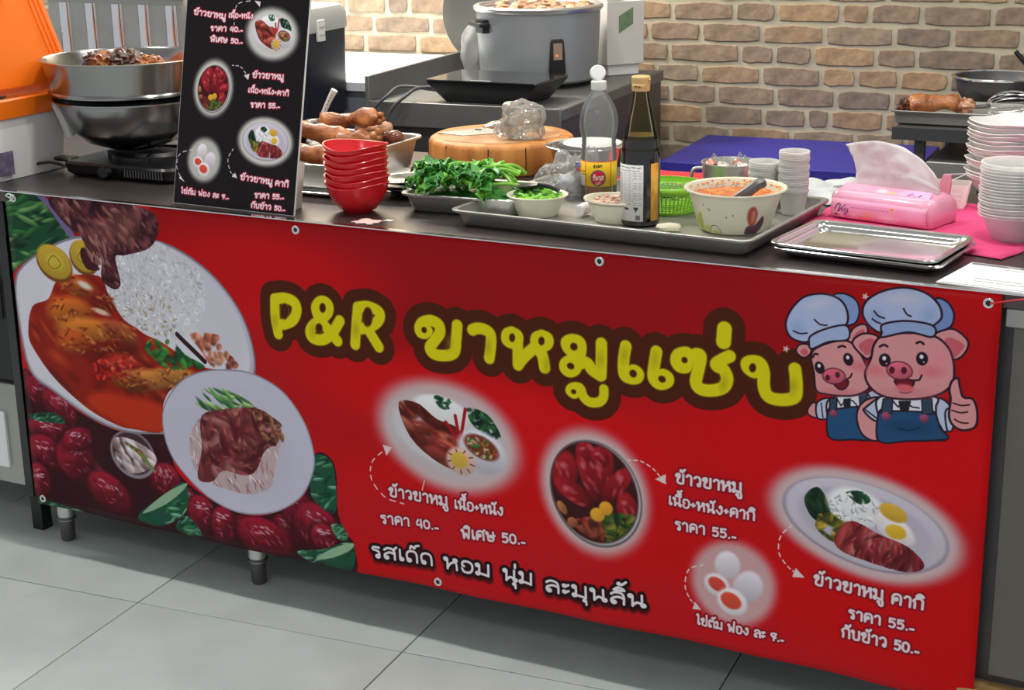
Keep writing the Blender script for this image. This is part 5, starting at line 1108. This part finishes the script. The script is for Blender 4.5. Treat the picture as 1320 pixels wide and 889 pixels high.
o = MB().box(-.14, -.1, 0, .14, .1, .004).build('white_board', M['whitep'], bevel=.001); place(o, (.66, .475, Z+.0006), .25); tag(o, 'thin white cutting mat tucked by the left foot of the chopping block', 'mat')
o.scale = (.42, .5, 1)
# cleaver
t = thing('cleaver', 'grey steel cleaver lying flat on the chopping block', 'knife', (.715, .63, Z+.0675), rz=.28)
MB().add([(-.045, -.012, 0), (.02, -.04, 0), (.115, .012, 0), (.045, .058, 0), (-.045, -.012, .002), (.02, -.04, .0012), (.115, .012, .002), (.045, .058, .0035)], [(0, 3, 2, 1), (4, 5, 6, 7), (0, 1, 5, 4), (1, 2, 6, 5), (2, 3, 7, 6), (3, 0, 4, 7)]).build('blade', M['steel_dull'], t, smooth=0)
MB().box(.03, .028, .0028, .045, .033, .0042).build('blade_hole', M['black'], t, smooth=0)
MB().tube([(.045, .057, .003), (.06, .075, .006), (.078, .09, .009)], [.006, .009, .007], 10).build('bolster', M['mirror'], t)
MB().tube(curve_pts([(.075, .088, .009), (.11, .115, .012), (.15, .135, .012)], 4), [.010, .011, .012, .0125, .0125, .012, .0115, .011, .010], 10).build('handle', M['rawwood'], t)
# crumpled bag on block
v, f = lump(.044, .034, .047, .2, 2.0, 4, 50)
o = MB().add([(x+.0*z, y, max(z, -.034)) for x, y, z in v], f).build('crumpled_bag', M['film'], smooth=60); place(o, (.885, .61, Z+.104), .4); tag(o, 'crumpled clear plastic bag standing on the chopping block', 'bag')
v, f = lump(.03, .024, .028, .35, 2.6, 3, 51); q = MB().add(v, f).build('inner_folds', M['film'], o, smooth=60)
v, f = lump(.02, .016, .016, .4, 3, 3, 52); q = MB().add(v, f).build('twisted_end', M['film'], o, smooth=60); q.location = (-.042, -.004, -.012)
# --- oval steel plates stacked behind the red bowls
op = MB().lathe([(0, .0), (.035, 0), (.04, .002), (.05, .008), (.062, .010), (.063, .0115), (.061, .0122), (.049, .0102), (.04, .0045), (0, .0025)], 44); op.v = [(x*1.25, y*.9, z) for x, y, z in op.v]
o = op.build('oval_plate', M['mirror'])
for i, lb in enumerate(('lowest oval steel plate of the pile behind the red bowls', 'second oval steel plate of the pile behind the red bowls', 'third oval steel plate of the pile behind the red bowls', 'top oval steel plate of the pile behind the red bowls')):
    if i: o = o.copy(); C.objects.link(o)
    place(o, (.80+.008*math.sin(i*2.2), .285+.012*math.cos(i*1.5), Z+.001+i*.0085), .3+.15*i); tag(o, lb, 'plate', 'oval steel plates')
# --- pans of braised meat
tray('meat_pan', 'deep steel pan heaped with braised pork legs, behind the menu board', .36, .235, .066, (.482, .468, Z+.001), .0, 'steel', r=.028, slope=.012)
tray('small_pan', 'small steel pan of meat in front of the large meat pan', .21, .125, .052, (.592, .268, Z+.010), .0, 'steel', r=.022, slope=.008)
tray('flat_tray', 'shallow steel tray under the small meat pan', .235, .145, .009, (.592, .262, Z+.0005), .02, 'mirror', r=.02, slope=.004)
def trotter(name, L_, r0, r1, bend, seed, m='meat', knob=True):
    n = 12; P, Q = [], []
    for i in range(n+1):
        s_ = i/n; P.append((L_*(s_-.5), bend*math.sin(s_*3.1), .01*math.sin(s_*2+seed))); Q.append((r0*(1-s_)+r1*s_)*(1+.26*math.sin(s_*8+seed))*(.35 if i in (0, n) else 1))
    mb = MB().tube(P, Q, 14)
    mb.v = [tuple(Vector(q)*1+Vector((1, 1, 1))*0+Vector((noise.noise(Vector(q)*45+Vector((seed, 0, 0))), noise.noise(Vector(q)*45+Vector((0, seed, 0))), noise.noise(Vector(q)*45+Vector((0, 0, seed)))))*.007) for q in mb.v]
    if knob:
        for k in range(4):
            a = k*1.6+seed; v, f = lump(r1*.55, r1*.45, r1*.5, .25, 3, 2, seed+k, L_/2+random.uniform(-.006, .008), r1*.5*math.cos(a), r1*.5*math.sin(a)); mb.add(v, f)
    o = mb.build(name, M[m], smooth=80); return o
TR = [(.545, .46, .9, .14, .022, .014, 1, (.1, -.22, .15), 'braised pork trotter sticking up from the middle of the large pan', 'meat'), (.50, .405, .885, .17, .024, .016, 2, (0, .12, .3), 'long glossy pork trotter along the front of the large meat pan', 'meat'),
      (.585, .42, .882, .09, .018, .014, 3, (0, -.1, .4), 'small braised trotter piece near the right end of the large pan', 'meat'), (.44, .50, .882, .11, .026, .02, 4, (0, 0, 1.2), 'dark shredded pork lump at the left of the large pan', 'meatd'), (.40, .41, .88, .12, .025, .02, 5, (0, 0, .3), 'dark braised meat piece against the menu board in the large pan', 'meatd'), (.56, .52, .875, .1, .02, .016, 6, (0, 0, -.3), 'pale pork piece behind the raised trotter', 'meatl')]
for x, y, z, l, a, b, sd, rt_, lb, mt in TR:
    o = trotter('pork_trotter', l, a, b, .015, sd, mt, mt == 'meat'); place(o, (x, y, z), rot=rt_); tag(o, lb, 'meat')
o = MB().add(*lump(.155, .095, .028, .12, 3.5, 3, 8)).build('braising_meat', M['meatd']); place(o, (.478, .468, Z+.04)); tag(o, 'dark braised meat and sauce filling the large pan', 'meat', kind='stuff')
for i, (x, y, lb) in enumerate(((.60, .47, 'brown soy egg left of the two at the right end of the meat pan'), (.632, .50, 'brown soy egg at the far right corner of the large meat pan'), (.604, .515, 'brown soy egg at the rear of the large meat pan'))):
    o = MB().add(*lump(.021, .017, .016, 0, 1, 3)).build('soy_egg', M['egg']); place(o, (x, y, Z+.072), .6*i); tag(o, lb, 'egg', 'soy eggs in the meat pan')
o = trotter('pork_trotter', .16, .024, .017, -.012, 9); place(o, (.60, .283, Z+.072), rot=(0, .06, .38)); tag(o, 'glossy pork trotter lying over the small steel pan', 'meat')
o = MB().add(*lump(.088, .046, .018, .12, 3.5, 3, 18)).build('pan_meat', M['meatd']); place(o, (.592, .268, Z+.034)); tag(o, 'dark sauced meat filling the small steel pan', 'meat', kind='stuff')
t = thing('serving_spoon', 'steel spoon handle with slots rising out of the large meat pan', 'spoon', (.405, .535, Z+.05), rot=(0, 0, 0))
pts = curve_pts([(-.0, 0, 0), (.012, .004, .04), (.032, .012, .085), (.045, .016, .108)], 5); mb = MB().tube(pts, [.0035+.005*(i/len(pts)) for i in range(len(pts))], 8); mb.build('handle', M['whitep'], t)
for k in range(5): p = pts[8+k]; q = MB().add(*lump(.0012, .0009, .0022, 0, 1, 1)).build('slot', M['black'], t); q.location = (p[0]+.003, p[1]-.0062, p[2])
# paper scraps
o = sheet('paper_scrap', ((.83, .02), (.875, .015), (.88, .05), (.84, .055)), Z+.0006, mat('pink_paper', (236, 196, 186), .7), .002, n=6); tag(o, 'pinkish torn paper scrap on the counter front near the kale tray', 'paper')
o = sheet('paper_scrap', ((.878, .055), (.89, .053), (.893, .066), (.88, .068)), Z+.0006, M['tissue'], .002, n=4); tag(o, 'tiny white scrap beside the pinkish torn paper', 'paper')

# --- gas stove, wok and bowl of pork at the left
t = thing('portable_stove', 'low black portable stove under the steel wok', 'stove', (.14, .31, Z+.001))
t.scale = (1, 1, .8)
MB().loft([rrect(.27, .25, .02, 0), rrect(.29, .27, .022, .010), rrect(.30, .28, .025, .034), rrect(.29, .27, .025, .040)]).build('body', M['black'], t)
MB().lathe([(.085, .040), (.095, .040), (.095, .050), (.085, .050)], 32, closed=True).build('burner_ring', M['blackp'], t)
MB().lathe([(0, .040), (.05, .040), (.045, .052), (0, .054)], 28).build('burner', M['steel_dark'], t)
for k in range(4): a = k*math.pi/2+.5; q = MB().box(-.03, -.004, .040, .03, .004, .056).build('pan_support', M['black'], t, smooth=0); q.location = (.075*math.cos(a), .075*math.sin(a), 0); q.rotation_euler = (0, 0, a)
MB().loft([rrect(.05, .03, .008, 0), rrect(.058, .036, .01, .006), rrect(.052, .03, .01, .010)]).build('side_tab', M['blackp'], t).location = (-.165, -.10, .032)
kn = MB().lathe([(0, 0), (.016, 0), (.014, .014), (0, .014)], 20).build('knob', M['blackp'], t); kn.location = (-.02, -.14, .022); kn.rotation_euler = (R(90), 0, 0)
for k in range(14): q = MB().box(-.0015, -.002, 0, .0015, .0005, .020).build('vent_fin', M['steel_dark'], t, smooth=0); q.location = (.03+k*.0075, -.14, .012)
MB().tube(curve_pts([(-.15, -.12, .02), (-.19, -.13, .03), (-.23, -.15, .02), (-.25, -.19, .001)], 6), .004, 8).build('gas_hose', M['blackp'], t)
SZ = Z+.047
t = thing('steel_wok', 'deep round-bottomed steel bowl standing on the portable stove', 'pot', (.09, .30, SZ))
t.scale = (1, 1, 1.1)
MB().lathe([(0, 0), (.05, .002), (.10, .018), (.135, .045), (.15, .08), (.155, .098), (.165, .1), (.165, .1025), (.153, .1015), (.147, .08), (.132, .047), (.098, .021), (.05, .005), (0, .003)], 56).build('shell', M['pot'], t)
MB().tube(curve_pts([(-.155, -.03, .098), (-.175, -.045, .102), (-.178, -.06, .10), (-.16, -.07, .094), (-.13, -.085, .08), (-.108, -.09, .05), (-.10, -.088, .028)], 5), [.010]*31, 10).build('handle_strap', M['greyp'], t)
t = thing('steel_bowl', 'wide steel bowl of braised pork set on top of the wok', 'bowl', (.075, .31, SZ+.105))
MB().lathe([(0, 0), (.10, .001), (.15, .012), (.163, .02), (.170, .06), (.177, .088), (.183, .089), (.1835, .0915), (.178, .0925), (.173, .088), (.166, .06), (.159, .022), (.148, .015), (.10, .004), (0, .003)], 64).build('shell', M['pot'], t)
MB().lathe([(.1605, .018), (.1665, .018), (.1675, .022), (.1655, .026), (.1615, .026)], 64, closed=True).build('step_band', M['pot'], t)
PL = [(-.05, -.03, .078, .034, .028, .024, 'leftmost dark braised pork chunk in the wide steel bowl', 'meatd'), (.0, -.06, .082, .03, .026, .022, 'brown pork chunk in the middle front of the wide steel bowl', 'meat'), (.035, -.05, .084, .036, .03, .028, 'large crusted pork chunk right of centre in the wide steel bowl', 'meatd'), (-.02, .03, .078, .04, .03, .022, 'pork chunk at the rear of the wide steel bowl', 'meatd'), (.085, -.02, .076, .03, .024, .02, 'pork chunk at the right of the wide steel bowl beside the menu board', 'meat')]
for i, (x, y, z, a, b, c, lb, mt) in enumerate(PL):
    o = MB().add(*lump(a, b, c, .17, 4.5, 4, i+60)).build('pork_chunk', M[mt]); place(o, (.075+x, .31+y, SZ+.107+z), i); tag(o, lb, 'meat')
o = MB().add(*lump(.135, .13, .022, .1, 4, 3, 70)).build('bowl_meat', M['meatd']); place(o, (.075, .31, SZ+.105+.05)); tag(o, 'dark meat and broth filling the wide steel bowl', 'meat', kind='stuff')
# --- storage box, orange rim and lid
t = thing('storage_box', 'white plastic box with orange rim and open orange lid, far left', 'box', (-.21, .16, Z+.001))
MB().loft([rrect(.27, .21, .02, 0), rrect(.285, .225, .022, .10), rrect(.287, .227, .022, .135), rrect(.279, .219, .02, .135), rrect(.277, .217, .02, .1), rrect(.262, .202, .018, .004)]).build('body', M['whitep'], t)
MB().loft([rrect(.29, .23, .022, .128), rrect(.305, .245, .026, .132), rrect(.308, .248, .026, .168), rrect(.300, .240, .026, .172), rrect(.29, .23, .02, .168), rrect(.288, .228, .02, .128)], loop=True).build('rim', M['orange'], t)
q = MB().box(.1425, -.108, .012, .1445, -.066, .062).build('purple_sticker', mat('purple_print', (120, 104, 130), .5, 0, .4, 60), t, smooth=0)
ld = thing('lid_pivot', None, None) if 0 else None
lid = MB().loft([rrect(.30, .27, .03, -.010), rrect(.315, .285, .034, -.004), rrect(.315, .285, .034, .012), rrect(.30, .27, .03, .022), rrect(.28, .25, .03, .024)]).build('lid', M['orange'], t, bevel=0)
lid.location = (.035, .03, .315); lid.rotation_euler = (0, R(66), R(-3))
for z_, w_ in ((.0, 1), (.011, 1)):
    pass
for k in range(2): q = MB().lathe([(.045-.022*k, .0235), (.049-.022*k, .0235), (.049-.022*k, .0265), (.045-.022*k, .0265)], 28, closed=True).build('embossed_ring', M['orange'], lid); q.location = (-.06, -.02, 0)
for k in range(3): q = MB().box(-.14, .092+.013*k, .022, .14, .098+.013*k, .028).build('edge_rib', M['orange'], lid, bevel=.002)
o = MB().add(*lump(.09, .05, .016, .1, 2, 3, 91)).build('dark_filler', M['blackp']); place(o, (-.24, .15, Z+.165), .3); tag(o, 'black pouch lump for the shaded inside of the open orange-rimmed box', 'filler')  # black lump added for the dark, shaded inside of the box

# ================================================================ behind the counter
# dark bench along the back left
t = thing('rear_bench', 'dark low worktop behind the menu board carrying the cooler', 'bench', (-.4, 1.04, 0), rz=TH)
L2 = lambda m, x, y: L(m, x, y, 0)
L2(MB().box(-1.6, .865, .76, .14, 1.213, .79), -.4, 1.04).build('worktop', M['steel_dark'], t, bevel=.002)
L2(MB().box(-1.58, .885, .08, .12, 1.20, .76), -.4, 1.04).build('body', M['black'], t, smooth=0)
for x in (-1.55, -.7, .10): L2(MB().box(x-.015, .89, 0, x+.015, .92, .08), -.4, 1.04).build('leg', M['steel_dark'], t, smooth=0)
# cooler
t = thing('cooler_box', 'navy picnic cooler with light grey lid beside the menu board', 'cooler', (-.10, 1.115, .791), rz=TH)
t.scale = (1, 1.3, 1.1)
MB().loft([rrect(.27, .165, .02, 0), rrect(.285, .18, .022, .015), rrect(.29, .186, .022, .205), rrect(.285, .182, .022, .207)]).build('body', M['navy'], t)
MB().loft([rrect(.297, .193, .024, .207), rrect(.30, .196, .026, .212), rrect(.30, .196, .028, .245), rrect(.285, .18, .03, .262), rrect(.25, .15, .03, .266)]).build('lid', M['greyp'], t)
lt = MB().box(-.002, -.014, .186, .007, .014, .236).build('latch', M['whitep'], t, bevel=.002); lt.location = (.148, -.03, 0)
for k in range(2): q = MB().box(.003, -.010, .2+.018*k, .009, .010, .203+.018*k).build('latch_bar', M['greyp'], lt, smooth=0)
# louvred steamer panel
t = thing('steamer_cabinet', 'stainless cabinet with upright louvres behind the wide steel bowl', 'cabinet', (-.52, 1.03, .791))
MB().box(-.2, -.1, 0, .26, .12, .42).build('body', M['steel_dull'], t, bevel=.004)
MB().box(-.21, -.112, .315, .27, -.098, .345).build('front_rail', M['steel'], t, bevel=.003)
for k in range(5):
    q = MB().lathe([(0, 0), (.018, 0), (.018, .15), (0, .15)], 14); q.v = [(x, y*.6, z) for x, y, z in q.v]; q = q.build('louvre', M['mirror'], t); q.location = (-.14+k*.09, -.1, .15)
t = thing('saucepan', 'brown saucepan with steel handle behind the orange lid', 'pan', (-.95, 1.0, .791))
MB().lathe([(0, 0), (.08, 0), (.09, .01), (.095, .19), (.1, .2), (.098, .204), (.09, .2), (.084, .012), (0, .008)], 36).build('shell', M['brown'], t)
MB().tube(curve_pts([(.09, -.03, .19), (.14, -.07, .2), (.19, -.12, .215)], 4), .008, 8).build('handle', M['steel'], t)
MB().tube([(.09, -.02, .11), (.18, -.13, .12)], .006, 8).build('side_bar', M['steel'], t)
# white worktop in the back left corner (turned with the room)
def RB_(u0, v0, z0, u1, v1, z1): 
    m = MB().box(u0, v0, z0, u1, v1, z1); return m
t = thing('white_worktop', 'white-topped blue-grey counter under the bright brick wall, back left', 'counter', (-.4, 1.55, 0), rz=TH)
MB().box(-1.1, -.33, .845, .475, .315, .87).build('worktop', M['counterwhite'], t, bevel=.002)
MB().box(-1.08, -.315, .10, .465, .30, .845).build('body', M['bluegrey'], t, smooth=0)
MB().box(-1.08, -.322, .74, .465, -.316, .752).build('drawer_line', M['steel_dark'], t, smooth=0)
MB().box(-1.08, -.30, 0, .465, .29, .10).build('plinth', M['black'], t, smooth=0)
# steel work counter with raised left side
t = thing('steel_counter', 'grey steel work counter with raised left side carrying the rice cooker', 'counter', (.43, 1.52, 0), rz=TH)
MB().box(-.262, -.42, .82, .262, .395, .85).build('worktop', M['ctr'], t, bevel=.003)
MB().box(-.258, -.412, .12, .258, .38, .82).build('body', M['steel_dark'], t, smooth=0)
MB().box(-.275, -.425, .79, -.262, .37, .915).build('raised_side', M['ctr'], t, bevel=.002)
MB().box(-.262, -.428, .79, .262, -.42, .853).build('front_lip', M['ctr'], t, bevel=.002)
for x in (-.24, .24):
    for y in (-.39, .36): MB().box(x-.015, y-.015, 0, x+.015, y+.015, .12).build('leg', M['steel_dark'], t, smooth=0)
# induction hob
t = thing('induction_hob', 'black induction hob with sloping sides in front of the rice cooker', 'hob', (.495, 1.225, .851), rz=TH*.6)
MB().loft([rrect(.23, .15, .012, 0), rrect(.24, .16, .012, .006), rrect(.305, .205, .008, .048), rrect(.306, .206, .008, .052)]).build('body', M['blackp'], t)
MB().loft([rrect(.308, .208, .008, .0525), rrect(.31, .21, .008, .055), rrect(.308, .208, .008, .058)]).build('glass_top', M['glassblack'], t)
MB().box(-.03, -.098, .0582, .025, -.092, .0588).build('display_mark', mat('hob_mark', (200, 200, 200), .4), t, smooth=0)
for k, (x0, x1) in enumerate(((-.30, -.33), (-.235, -.245))):
    o = MB().tube(curve_pts([(.49+x0*.9+.14, 1.16, .875), (.47+x0*.9+.07, 1.13, .885), (.44+x0*.8+.06, 1.075, .870), (.41+x0*.8+.05, 1.052, .82), (.41+x0*.8+.04, 1.048, .72)], 6), .0045, 8).build('power_cable', M['cable']); tag(o, ('left' if k == 0 else 'right')+' grey power cable hanging over the steel counter front edge', 'cable')
# rice cooker
t = thing('rice_cooker', 'large open grey rice cooker with black handle and switch panel', 'rice cooker', (.447, 1.555, .851), rz=TH)
MB().lathe([(0, .012), (.150, .012), (.157, .018), (.162, .06), (.166, .13), (.168, .198), (.165, .2), (0, .2)], 56).build('body', mat('cooker_grey', (156, 162, 164), .42, .4, .06, 4), t)
MB().lathe([(.158, .198), (.172, .198), (.176, .203), (.176, .209), (.172, .213), (.160, .213), (.156, .208)], 56, closed=True).build('rim', M['steel'], t)
for k in range(3): a = -1.57+k*2.09; q = MB().lathe([(0, 0), (.014, 0), (.012, .014), (0, .014)], 14).build('foot', M['blackp'], t); q.location = (.13*math.cos(a), .13*math.sin(a), 0)
pn = MB().loft([rrect(.045, .012, .004, .0), rrect(.046, .014, .004, .004), rrect(.036, .014, .004, .09), rrect(.03, .010, .004, .098)]).build('switch_panel', M['blackp'], t); pn.location = (.105, -.13, .035); pn.rotation_euler = (0, 0, .62)
q = MB().box(-.012, -.0088, .045, .012, -.0068, .088).build('switch_plate', mat('switch_plate', (176, 150, 130), .4, .5), pn, smooth=0)
q = MB().add(*lump(.0025, .0015, .0025, 0, 1, 1)).build('pilot_lamp', mat('pilot_lamp', (255, 90, 40), .4, emit=3), pn); q.location = (-.003, -.0092, .056)
for sx, a in ((-1, -2.25),):
    hn = MB().loft([rrect(.03, .05, .006, 0), rrect(.03, .05, .006, .035)]).build('handle', M['blackp'], t); hn.location = (.166*math.cos(a), .166*math.sin(a), .145); hn.rotation_euler = (0, 0, a)
    q = MB().box(.0, -.035, .017, .03, .035, .028).build('grip', M['black'], hn, bevel=.003)
m = MB()
for i in range(60):
    a = random.uniform(0, 6.28); r = .15*math.sqrt(random.random()); v, f = lump(.016, .013, .009, .3, 3, 1, i, r*math.cos(a), r*math.sin(a), .2+random.uniform(0, .008)); m.add(v, f)
o = m.build('cooked_pork_pieces', M['meatl']); place(o, (.447, 1.555, .853)); tag(o, 'pale cooked pork pieces heaped in the open rice cooker', 'meat', kind='stuff')
# its lid, leaning
t = thing('cooker_lid', 'round grey cooker lid leaning against the left side of the rice cooker', 'lid', (.25, 1.71, 1.022))
t.rotation_euler = Vector((-.47, .87, .10)).to_track_quat('Z', 'Y').to_euler()
m = MB().lathe([(0, .02), (.08, .018), (.14, .006), (.158, -.004), (.166, -.004), (.167, 0), (.16, .003), (.142, .0105), (.08, .023), (0, .025)], 48); m.build('dome', M['steel_dull'], t)
m = MB().tube([(0, 0, .025), (0, 0, .05)], .014, 12); m.build('knob', M['blackp'], t)
o = MB().add(*lump(.035, .022, .075, .16, 2.2, 3, 81)).build('grey_cover', mat('grey_sheet', (168, 168, 164), .5, .2, .1, 20)); place(o, (.245, 1.55, .93), .2); tag(o, 'crumpled grey cloth hanging inside the leaning cooker lid', 'cloth')
# clothes pegs
t = thing('plastic_peg', 'orange plastic peg lying on the steel counter left of the hob', 'peg', (.29, 1.36, .851), rz=.3)
MB().box(-.018, -.004, .0, .018, .004, .007).build('jaw', mat('peg_orange', (220, 120, 80), .5), t, bevel=.001); MB().box(-.014, -.004, .009, .02, .004, .016).build('jaw', mat('peg_orange2', (224, 128, 90), .5), t, bevel=.001); MB().lathe([(0, 0), (.004, 0), (.004, .010), (0, .010)], 10).build('spring', M['steel'], t).location = (0, 0, .003)
# white carton
t = thing('white_carton', 'white carton with green label standing right of the rice cooker', 'box', (.565, 1.81, .851), rz=.95)
MB().box(-.06, -.05, .03, .06, .05, .205).build('carton_body', M['boxwhite'], t, bevel=.002)
MB().box(-.05, -.04, 0, .05, .04, .03).build('base_piece', M['whitep'], t, bevel=.002)
MB().box(-.058, -.048, .205, -.01, .048, .235).build('open_flap', M['boxwhite'], t, bevel=.002)
q = MB().add([(-.022, -.0508, .118), (.024, -.0508, .142), (.024, -.0508, .188), (-.022, -.0508, .165), (-.022, -.0502, .118), (.024, -.0502, .142), (.024, -.0502, .188), (-.022, -.0502, .165)], [(0, 1, 2, 3), (4, 7, 6, 5), (0, 4, 5, 1), (1, 5, 6, 2), (2, 6, 7, 3), (3, 7, 4, 0)]).build('green_label', mat('green_label', (84, 130, 84), .6, 0, .3, 60, col2=(130, 140, 110)), t, smooth=0)
# blue table by the wall
t = thing('blue_table', 'dark blue table top standing against the brick wall behind the counter', 'table', (1.10, 1.77, 0), rz=TH)
MB().box(-.30, -.225, .635, .36, .225, .665).build('tabletop', M['blue'], t, bevel=.003)
for x in (-.27, .33):
    for y in (-.2, .2): MB().box(x-.012, y-.012, 0, x+.012, y+.012, .635).build('leg', M['steel_dark'], t, smooth=0)
# shelf at the back right
t = thing('rear_table', 'grey steel table with dark edge holding tray and wok, back right', 'table', (1.90, 1.73, 0), rz=TH*.5)
MB().box(-.46, -.235, .772, .55, .25, .799).build('tabletop', M['steel_dark'], t, bevel=.002)
MB().box(-.462, -.239, .77, .55, -.235, .80).build('dark_edge', mat('edge_grey', (62, 63, 66), .5), t, smooth=0)
for x in (-.40, .5):
    for y in (-.2, .2): MB().box(x-.012, y-.012, 0, x+.012, y+.012, .77).build('leg', M['steel_dark'], t, smooth=0)
t = thing('steel_cupboard', 'grey steel cupboard under the back right table', 'cupboard', (1.85, 1.66, 0), rz=TH*.5)
MB().box(-.325, -.165, .05, .4, .17, .72).build('body', M['steel_dull'], t, bevel=.003)
for x in (-.29, -.2, -.12, .1): MB().box(x, -.170, .08, x+.01, -.165, .68).build('panel_seam', M['steel_dark'], t, smooth=0)
for x in (-.30, .38): MB().box(x-.012, -.15, 0, x+.012, .15, .05).build('foot', M['steel_dark'], t, smooth=0)
tray('food_tray', 'deep grey steel tray with a roasted trotter on the back right table', .40, .215, .034, (1.625, 1.625, .80), TH*.5, 'steel_dull', r=.012, slope=.003)
o = trotter('roast_trotter', .125, .026, .018, .006, 31); place(o, (1.522, 1.585, .838), rot=(.2, 0, .15)); tag(o, 'glossy roasted trotter in the grey tray by the brick wall', 'meat')
o = MB().add(*lump(.026, .022, .018, .3, 3, 3, 32)).build('trotter_end', M['meatl']); place(o, (1.592, 1.60, .842)); tag(o, 'pale knuckle piece beside the roasted trotter', 'meat')
o = MB().add(*lump(.02, .018, .018, .3, 3, 3, 33)).build('trotter_piece', M['meatd']); place(o, (1.452, 1.575, .834)); tag(o, 'dark meat piece left of the roasted trotter', 'meat')
o = MB().tube(curve_pts([(0, 0, 0), (.05, .01, .002), (.11, .02, -.006)], 4), [.004]*9, 8).build('steel_tongs', M['mirror']); place(o, (1.445, 1.665, .842), -.1); tag(o, 'thin steel handle lying across the rear of the grey tray', 'utensil')
t = thing('wok_bowl', 'polished dark steel bowl standing at the wall, back right', 'bowl', (1.618, 1.845, .80))
t.scale = (1.06, 1.06, 1)
MB().lathe([(0, 0), (.045, .001), (.075, .018), (.094, .05), (.1, .082), (.107, .084), (.108, .087), (.105, .0885), (.098, .086), (.091, .05), (.072, .021), (.045, .005), (0, .004)], 48).build('shell', M['steel_dark'], t)
MB().lathe([(.099, .0825), (.108, .0835), (.1095, .0865), (.107, .0895), (.1, .0885)], 48, closed=True).build('rim', M['mirror'], t)
t = thing('ladle', 'black ladle handle slanting up from the polished bowl at the top right', 'ladle', (1.68, 1.83, .89)); MB().tube([(.045, 0, -.03), (.02, 0, .02), (-.02, 0, .062)], [.006, .007, .006], 8).build('handle', M['blackp'], t)
MB().add(*lump(.025, .02, .01, .05, 2, 2, 1)).build('scoop', M['blackp'], t).location = (.045, 0, -.04)
# whisk
t = thing('whisk', 'round steel wire whisk lying in the grey tray', 'whisk', (1.69, 1.60, .848), rot=(0, -.12, -.12))
for k in range(9):
    a = k*math.pi/9; pts = []
    for i in range(17):
        s_ = i/16*math.pi*2/2; x = .10*(1-math.cos(s_))/2*1; 
        w_ = .042*math.sin(s_)**.8 if 0 < i < 16 else 0
        pts.append((-.045+.11*(1-math.cos(i/16*math.pi))/2, w_*math.cos(a), w_*math.sin(a)*.8))
    MB().tube(pts, .0008, 5).build('wire', M['mirror'], t); MB().tube([(x, -y, -z) for x, y, z in pts], .0008, 5).build('wire', M['mirror'], t)
MB().tube([(-.095, 0, 0), (-.04, 0, 0)], .005, 8).build('handle', M['steel_dark'], t)
# wire loop and clear container behind the tissue
o = MB().tube([(1.775, .60, .858), (1.815, .615, .860), (1.775, .53, .845)], .0013, 6).build('white_wire', M['rope']); tag(o, 'thin white cord stretched between tissue pack and white bowls', 'cord')
t = thing('clear_container', 'clear ribbed plastic box on the cloth behind the tissue pack', 'container', (1.79, .565, Z+.006), rz=.1)
MB().loft([rrect(.07, .05, .008, 0), rrect(.085, .06, .010, .045), rrect(.083, .058, .010, .045), rrect(.068, .048, .008, .002)]).build('tub', M['cup'], t)
for k in range(4): MB().tube([(-.03, -.0285, .012+.008*k), (.03, -.0285, .012+.008*k)], .0009, 5).build('rib', M['cup'], t)

# adjacent black cabinet at the far left, floor level
t = thing('side_cabinet', 'black-framed steel cabinet left of the bannered counter', 'cabinet', (-.38, .25, 0))
L2(MB().box(-.7, .05, .36, -.06, .5, .695), -.38, .25).build('upper_body', M['black'], t, smooth=0)
L2(MB().box(-.7, .04, .12, -.055, .48, .355), -.38, .25).build('lower_body', M['steel_dull'], t, bevel=.003)
L2(MB().box(-.0745, .034, .10, -.052, .05, .695), -.38, .25).build('front_post', M['glassblack'], t, bevel=.002)
L2(MB().box(-.3, .034, .16, -.115, .040, .29), -.38, .25).build('white_notice', M['paper'], t, smooth=0)
L2(MB().box(-.3, .036, .50, -.10, .050, .60), -.38, .25).build('front_bar', M['steel'], t, bevel=.002)
for x in (-.66, -.09):
    for y in (.09, .44): L2(MB().box(x-.015, y-.015, 0, x+.015, y+.015, .12), -.38, .25).build('leg', M['black'], t, smooth=0)
bpy.context.view_layer.update()
